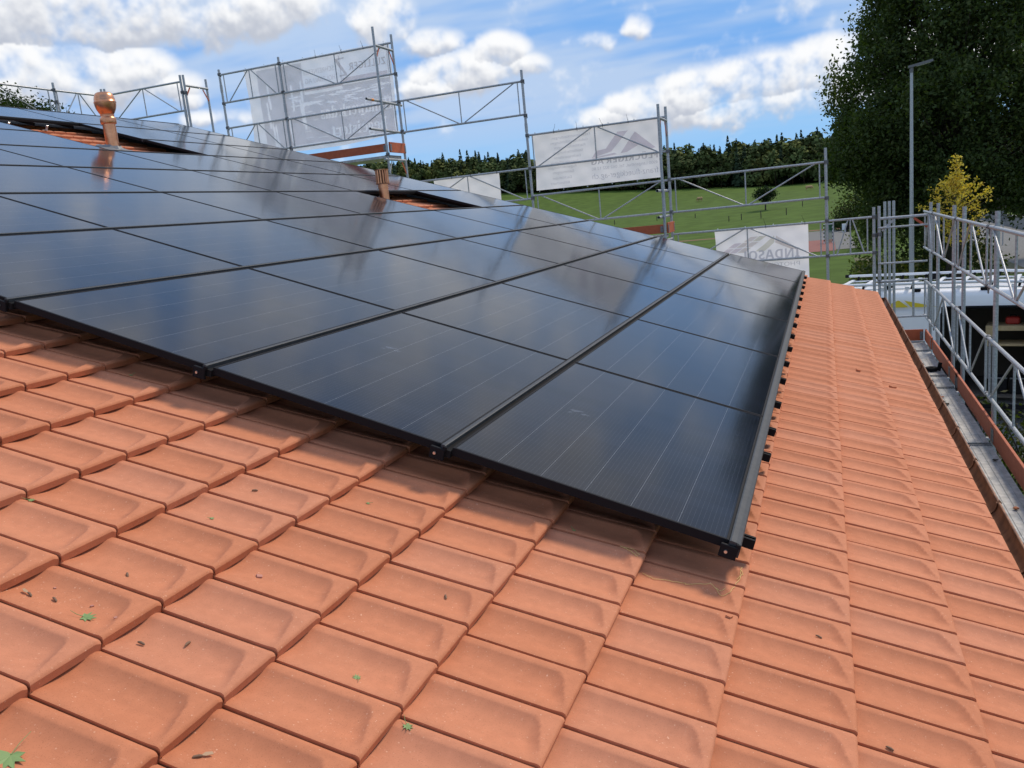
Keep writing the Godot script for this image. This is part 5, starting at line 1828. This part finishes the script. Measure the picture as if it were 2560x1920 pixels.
func trees() -> void:
	var dark := [Color(0.066, 0.096, 0.034), Color(0.078, 0.110, 0.036), Color(0.056, 0.082, 0.030), Color(0.095, 0.118, 0.040)]
	# the big broadleaved tree
	var base := Vector3(5.55, terr(5.55, -38.0), -38.0)
	rng.seed = 99
	var voids := []      # gaps in the crown where limbs and sky show
	for k in 9: voids.append([Vector2(rng.randf_range(-3.6, 3.0), rng.randf_range(5.0, 14.5)), rng.randf_range(0.20, 0.50)])
	var big := func() -> Vector3:
		# rounded crown in local metres
		for k in 60:
			var p := Vector3(rng.randf_range(-6, 6), rng.randf_range(1.4, 17.5), rng.randf_range(-5.2, 5.2))
			var f := (p.y - 1.4) / 16.1
			var r := 4.75 * pow(clampf(sin(PI * pow(clampf(f, 0.0, 1.0), 0.62)), 0, 1), 0.55)
			r *= 1.0 + 0.10 * sin(p.y * 1.9 + atan2(p.z, p.x) * 3.0) + 0.08 * sin(p.y * 0.8 + 2.0)
			var q := Vector2(p.x, p.z).length()
			if p.y < 2.6 + maxf(0.0, p.x - 0.5) * 0.55 + 0.5 * sin(p.x * 2.0): continue
			var gap := false
			for v in voids:
				if Vector2(p.x + p.z * 0.15, p.y).distance_to(v[0]) < v[1] + 0.22: gap = true
			if gap: continue
			if q < r and (q > r * 0.55 or rng.randf() < 0.30): return p
		return Vector3(0, 6, 0)
	tree("broadleaf_tree", "huge dense dark green broadleaf tree behind the street lamp", base, 3.2, 0.34, big, 1200, 150, 0.092, 0.56, dark, 101, "", 0.10)
	# lighter tree reaching in beyond it
	base = Vector3(11.2, terr(11.0, -50.0), -50.0)
	var thin := func() -> Vector3:
		var y := rng.randf_range(2.5, 16.0)
		var r := 3.3 * (1.0 - pow(absf(y - 8.0) / 8.8, 2.0))
		var w := rng.randf() * TAU
		var q := r * sqrt(rng.randf())
		return Vector3(cos(w) * q, y, sin(w) * q)
	tree("broadleaf_tree", "looser tree with bare twigs against the sky, right of the huge dark tree", base, 3.0, 0.22, thin, 170, 34, 0.11, 0.6, [Color(0.030, 0.050, 0.020), Color(0.024, 0.040, 0.018), Color(0.05, 0.058, 0.02)], 102, "", 0.6)
	# the young yellow tree: long branches swept up and out, leaves strung along them
	rng.seed = 103
	var yt := thing("young_tree", "young slender tree with bright yellow autumn leaves", "tree", Vector3(4.35, terr(4.35, -29.0), -28.6))
	var yw := MB.new()
	yw.chain([Vector3(0, -0.1, 0), Vector3(0.02, 1.5, 0), Vector3(-0.02, 3.2, 0.02), Vector3(0.02, 5.3, 0)], [0.06, 0.05, 0.032, 0.006], 8)
	var yb := MB.new()
	yb.colored = true
	var ycol := [Color(0.82, 0.58, 0.11), Color(0.88, 0.68, 0.16), Color(0.74, 0.50, 0.09), Color(0.62, 0.50, 0.12)]
	for k in 40:
		var f := k / 40.0
		var y := lerpf(2.5, 4.75, f)
		var w := k * 2.4 + rng.randf_range(-0.4, 0.4)
		var ln := (0.55 + 0.75 * sin(PI * clampf(f * 0.95 + 0.12, 0, 1))) * rng.randf_range(0.5, 1.15) * lerpf(1.0, 0.45, f * f)
		var tip := Vector3(cos(w) * ln, y + ln * rng.randf_range(0.35, 0.85), sin(w) * ln)
		var st := Vector3(0, y, 0)
		yw.chain([st, st.lerp(tip, 0.5) + Vector3(0, -0.06, 0), tip], [0.018, 0.011, 0.003], 5, false)
		for q in 14:
			var g := rng.randf_range(0.12, 1.03)
			leaves(yb, st.lerp(tip, g), 0.13 * (1.2 - 0.6 * g), 5, 0.048, ycol)
	for k in 60: leaves(yb, Vector3(rng.randfn() * 0.05, rng.randf_range(4.2, 5.4), rng.randfn() * 0.05), 0.14, 5, 0.046, ycol)
	part(yw, "trunk", M["bark"], yt)
	part(yb, "crown", M["leaf"], yt)
	# round tree alone on the meadow
	base = Vector3(-12.2, terr(-12.2, -193.0), -193.0)
	var ball := func() -> Vector3:
		var d := Vector3(rng.randfn(), rng.randfn(), rng.randfn()).normalized() * pow(rng.randf(), 0.4)
		return Vector3(d.x * 2.6, 3.4 + d.y * 1.55, d.z * 2.6)
	tree("meadow_tree", "small round dark tree standing alone on the meadow", base, 1.7, 0.16, ball, 160, 18, 0.2, 0.6, [Color(0.020, 0.040, 0.015), Color(0.015, 0.030, 0.012)], 104)
	# tree top behind the roof at the left
	base = Vector3(-47.3, GROUND, -36.5)
	var left := func() -> Vector3:
		var d := Vector3(rng.randfn(), rng.randfn(), rng.randfn()).normalized() * pow(rng.randf(), 0.4)
		return Vector3(d.x * 4.2, 10.7 + d.y * 4.5, d.z * 4.2)
	tree("broadleaf_tree", "leafy green tree top showing over the roof beside the scaffold post", base, 4.0, 0.3, left, 900, 90, 0.115, 0.85, [Color(0.035, 0.060, 0.018), Color(0.045, 0.070, 0.02), Color(0.025, 0.045, 0.014)], 105)
	# shrubs: pale ones at the foot of the big tree, brown green ones by the car park
	var olive := [Color(0.10, 0.112, 0.03), Color(0.118, 0.12, 0.036), Color(0.08, 0.092, 0.026), Color(0.12, 0.10, 0.036)]
	shrub("pale olive bush at the meadow edge left of the huge tree", Vector3(4.1, terr(4.1, -126.0), -126.0), Vector3(4.6, 5.4, 3.0), 2600, 0.2, [Color(0.055, 0.075, 0.02), Color(0.07, 0.085, 0.025), Color(0.04, 0.055, 0.015)], 201)
	shrub("dark low bush below the pale olive bush", Vector3(2.6, terr(2.6, -124.5), -124.5), Vector3(3.8, 1.9, 2.0), 1300, 0.18, dark, 202)
	shrub("dark hedge bush at the edge of the sports pitch beside the lawn", Vector3(4.9, terr(4.9, -84.0), -84.0), Vector3(4.0, 3.4, 6.0), 2600, 0.15, dark, 210)
	shrub("dark bush in the shade under the huge tree, behind the lamp", Vector3(3.9, terr(3.9, -40.0), -40.0), Vector3(4.5, 2.6, 2.2), 2200, 0.10, dark, 203)
	shrub("dark bush under the huge tree on the side of the road", Vector3(5.6, terr(5.6, -39.0), -39.0), Vector3(3.0, 3.0, 2.2), 2200, 0.10, dark, 204)
	var bank := [[2.9, 47.0, "low brown green bush on the bank behind the bundle of upright tubes"], [3.9, 50.0, "low brown green bush on the bank behind the street lamp"], [5.2, 47.0, "low brown green bush on the bank behind the yellow tree"], [6.6, 50.0, "low brown green bush on the bank between the yellow tree and the road"], [4.6, 56.0, "low brown green bush high on the bank behind the street lamp"], [6.9, 58.0, "low brown green bush high on the bank near the road"], [3.4, 60.0, "low brown green bush on the bank at the edge of the lawn"], [8.3, 53.0, "low brown green bush at the kerb beside the narrow road sign"]]
	for k in bank.size():
		var e: Array = bank[k]
		shrub(e[2], Vector3(e[0], terr(e[0], -e[1]), -e[1]), Vector3(2.6, 1.1, 2.6), 1300, 0.075, olive, 230 + k, 0, "low bushes on the bank")
	# planting between the house and the van
	var deep := [Color(0.040, 0.058, 0.020), Color(0.052, 0.070, 0.022), Color(0.070, 0.068, 0.024), Color(0.034, 0.048, 0.018)]
	var spots := [[2.6, 10.2, 1.6], [3.1, 9.2, 1.9], [2.7, 8.3, 1.5], [3.5, 8.0, 2.0], [2.9, 7.1, 1.6], [3.6, 6.6, 1.9], [2.7, 6.0, 1.5], [3.4, 5.4, 1.7], [2.8, 4.7, 1.5], [4.3, 9.0, 1.8], [4.5, 7.4, 1.7], [4.2, 5.9, 1.7]]
	var names := ["far end of", "next to the van end of", "second along", "outer side of", "middle of", "outer middle of", "inner middle of", "outer near part of", "near end of", "van side of", "parking side of", "outermost part of"]
	for k in spots.size():
		var e: Array = spots[k]
		shrub("leafy dark shrub, %s the bed below the gutter scaffold" % names[k], Vector3(e[0], GROUND, -e[1]), Vector3(1.3, e[2], 1.3), 1100, 0.045, deep, 300 + k, 7 if k in [3, 5, 9, 10] else 0, "shrubs in the bed below the scaffold")

# ------------------------------------------------------------------ litter on the roof
func leaf_mesh(size: float, curl: float) -> MB:
	# a five lobed leaf with a folded midrib
	var out := []
	var lob := [[0.0, 1.0], [0.28, 0.55], [0.55, 0.92], [0.80, 0.42], [1.15, 0.80], [1.5, 0.38], [2.0, 0.55], [2.55, 0.30], [3.0, 0.16]]
	for e in lob: out.append(Vector2(sin(e[0]), cos(e[0])) * e[1])
	for k in range(lob.size() - 1, 0, -1): out.append(Vector2(-sin(lob[k][0]) * 0.95, cos(lob[k][0])) * lob[k][1])
	var b := MB.new()
	var H := func(p: Vector2) -> Vector3: return Vector3(p.x, 0.06 + curl * (0.35 * absf(p.x) + 0.25 * p.y * p.y) + 0.03 * sin(p.x * 9.0), p.y) * size
	for i in out.size():
		var a: Vector3 = H.call(out[i])
		var c: Vector3 = H.call(out[(i + 1) % out.size()])
		var o: Vector3 = H.call(Vector2(0, -0.1))
		var n := (c - o).cross(a - o).normalized()
		if n.y < 0: n = -n
		b.tri(o, a, c, n, n, n)
		b.tri(o - Vector3(0, 0.0008, 0), a - Vector3(0, 0.0008, 0), c - Vector3(0, 0.0008, 0), -n, -n, -n)
	return b

func litter() -> void:
	rng.seed = 55
	var green := mat("green_leaf", lin(0.20, 0.30, 0.10), 0.6)
	green.backlight_enabled = true
	green.backlight = Color(0.2, 0.25, 0.1)
	var brown := mat("seed_brown", lin(0.20, 0.11, 0.06), 0.7)
	var tan := mat("seed_tan", lin(0.45, 0.28, 0.16), 0.7)
	var chip := mat("chip_pink", lin(0.50, 0.22, 0.16), 0.8)
	var straw := mat("straw", lin(0.75, 0.55, 0.20), 0.7)
	var hgt := func(s: float, u: float) -> float:
		# height of the tile surface above the glass plane at this spot
		var k := ceilf((s - S0) / TG)
		var bb := S0 + TG * k - s
		var a := fposmod(u - U0, TW) / TW
		return -0.135 + tile_height(a, bb) - bb * 0.031 / TG
	var lv := [[-1.262, -1.80, 0.050, 0.5, "largest green maple leaf on the tiles"], [-1.495, -1.397, 0.030, 2.0, "fresh green maple leaf lying in a tile trough"], [-0.808, -1.20, 0.017, 4.0, "small pointed green leaf scrap on a tile"], [-0.627, -1.272, 0.020, 1.0, "green leaf scrap caught in a tile joint"], [-1.606, -0.789, 0.012, 3.0, "tiny green leaf scrap in a tile trough"], [-1.281, -0.327, 0.012, 5.0, "tiny green leaf scrap on a flat tile rib"], [-2.70, -0.01, 0.013, 0.0, "curled green leaf scrap beside the panel shadow"], [-2.084, -1.054, 0.016, 2.5, "green leaf scrap wedged under a tile front"], [-0.58, 0.0, 0.012, 1.2, "green leaf scrap at the shaded edge of the panels"]]
	for e in lv:
		var o: Transform3D = Transform3D(RB * Basis(Vector3.UP, e[3]), R(e[0], e[1], hgt.call(e[0], e[1]) + 0.001))
		var t := thing("fallen_leaf", e[4], "leaf", o.origin, "green leaves on the tiles", o.basis)
		part(leaf_mesh(e[2], rng.randf_range(0.1, 0.5)), "blade", green, t)
		var m := MB.new()
		m.chain([Vector3(0, 0.004, -0.1 * e[2]), Vector3(0.1 * e[2], 0.006, -0.7 * e[2]), Vector3(0.3 * e[2], 0.010, -1.3 * e[2])], [0.0009, 0.0008, 0.0006], 5)
		part(m, "stalk", green, t)
	var sd := [[-1.563, -1.186, 0], [-1.686, -1.393, 1], [-1.622, -1.373, 0], [-1.326, -1.381, 0], [-1.234, -1.32, 0], [-0.963, -1.602, 1], [-0.784, -0.715, 0], [-1.637, -0.524, 0], [0.33, -0.15, 0], [0.52, -0.62, 0]]
	for e in sd:
		var t := thing("seed", "tan winged maple seed lying on a tile" if e[2] else "small dark brown seed pod lying on a tile", "seed", R(e[0], e[1], hgt.call(e[0], e[1]) + 0.002), "seeds on the tiles", RB * Basis(Vector3.UP, rng.randf() * TAU))
		var m := MB.new()
		m.chain([Vector3(-0.010, 0.001, 0), Vector3(-0.007, 0.002, 0), Vector3(0.004, 0.003, 0.001), Vector3(0.010, 0.002, 0.001), Vector3(0.012, 0.002, 0.002)], [0.001, 0.0032, 0.0036, 0.0026, 0.0008], 8)
		part(m, "pod", brown, t)
		if e[2]:
			m = MB.new()
			m.slab([Vector3(0.008, 0.002, 0), Vector3(0.018, 0.003, -0.006), Vector3(0.032, 0.003, -0.004), Vector3(0.034, 0.002, 0.003), Vector3(0.018, 0.002, 0.004)], Vector3(0, 0.0008, 0))
			part(m, "wing", tan, t)
	for e in [[-1.289, -0.959, 0.011], [-1.43, -1.36, 0.006], [-1.53, -1.34, 0.005], [-1.67, -1.33, 0.004], [0.037, -0.272, 0.012], [0.88, 4.3, 0.03], [0.62, 4.6, 0.025]]:
		var t := thing("tile_chip", "small broken chip of clay lying on the tiles", "chip", R(e[0], e[1], hgt.call(e[0], e[1]) + 0.001), "clay chips on the tiles", RB * Basis(Vector3.UP, rng.randf() * TAU))
		var m := MB.new()
		var w: float = e[2]
		m.slab([Vector3(-w, 0, -w * 0.5), Vector3(w * 0.6, 0, -w * 0.7), Vector3(w, 0, w * 0.3), Vector3(-w * 0.3, 0, w * 0.7)], Vector3(w * 0.1, w * 0.5, 0))
		part(m, "chip", chip if w < 0.012 else M["clay_2"], t)
	# loose straw by the corner of the panels
	var st := [[Vector2(-0.391, -0.036), Vector2(-0.36, -0.05), Vector2(-0.343, -0.058), Vector2(-0.31, -0.09)], [Vector2(-0.375, -0.025), Vector2(-0.35, -0.03), Vector2(-0.302, -0.075)], [Vector2(-0.279, -0.114), Vector2(-0.239, -0.129), Vector2(-0.184, -0.111), Vector2(-0.115, -0.095)], [Vector2(-0.13, -0.10), Vector2(-0.047, -0.067), Vector2(-0.01, -0.085), Vector2(0.009, -0.067)], [Vector2(-0.03, -0.075), Vector2(0.0, -0.11), Vector2(0.02, -0.10), Vector2(0.035, -0.045)], [Vector2(0.035, -0.03), Vector2(0.046, 0.03), Vector2(0.040, 0.08), Vector2(0.046, 0.129)], [Vector2(0.036, 0.02), Vector2(0.050, 0.06), Vector2(0.044, 0.10)]]
	for l in st:
		var t := thing("straw_strand", "pale straw fibre lying on the tiles below the panel corner", "straw", R(l[0].x, l[0].y, -0.12), "straw below the panel corner")
		var ps := []
		var rs := []
		for i in l.size() - 1:
			for k in 5:
				var p: Vector2 = l[i].lerp(l[i + 1], k / 5.0) + Vector2(rng.randf_range(-0.002, 0.002), rng.randf_range(-0.003, 0.003))
				ps.append(R(p.x, p.y, hgt.call(p.x, p.y) + 0.003) - t.position)
				rs.append(0.0011)
		var m := MB.new()
		m.chain(ps, rs, 5)
		part(m, "fibre", straw, t)
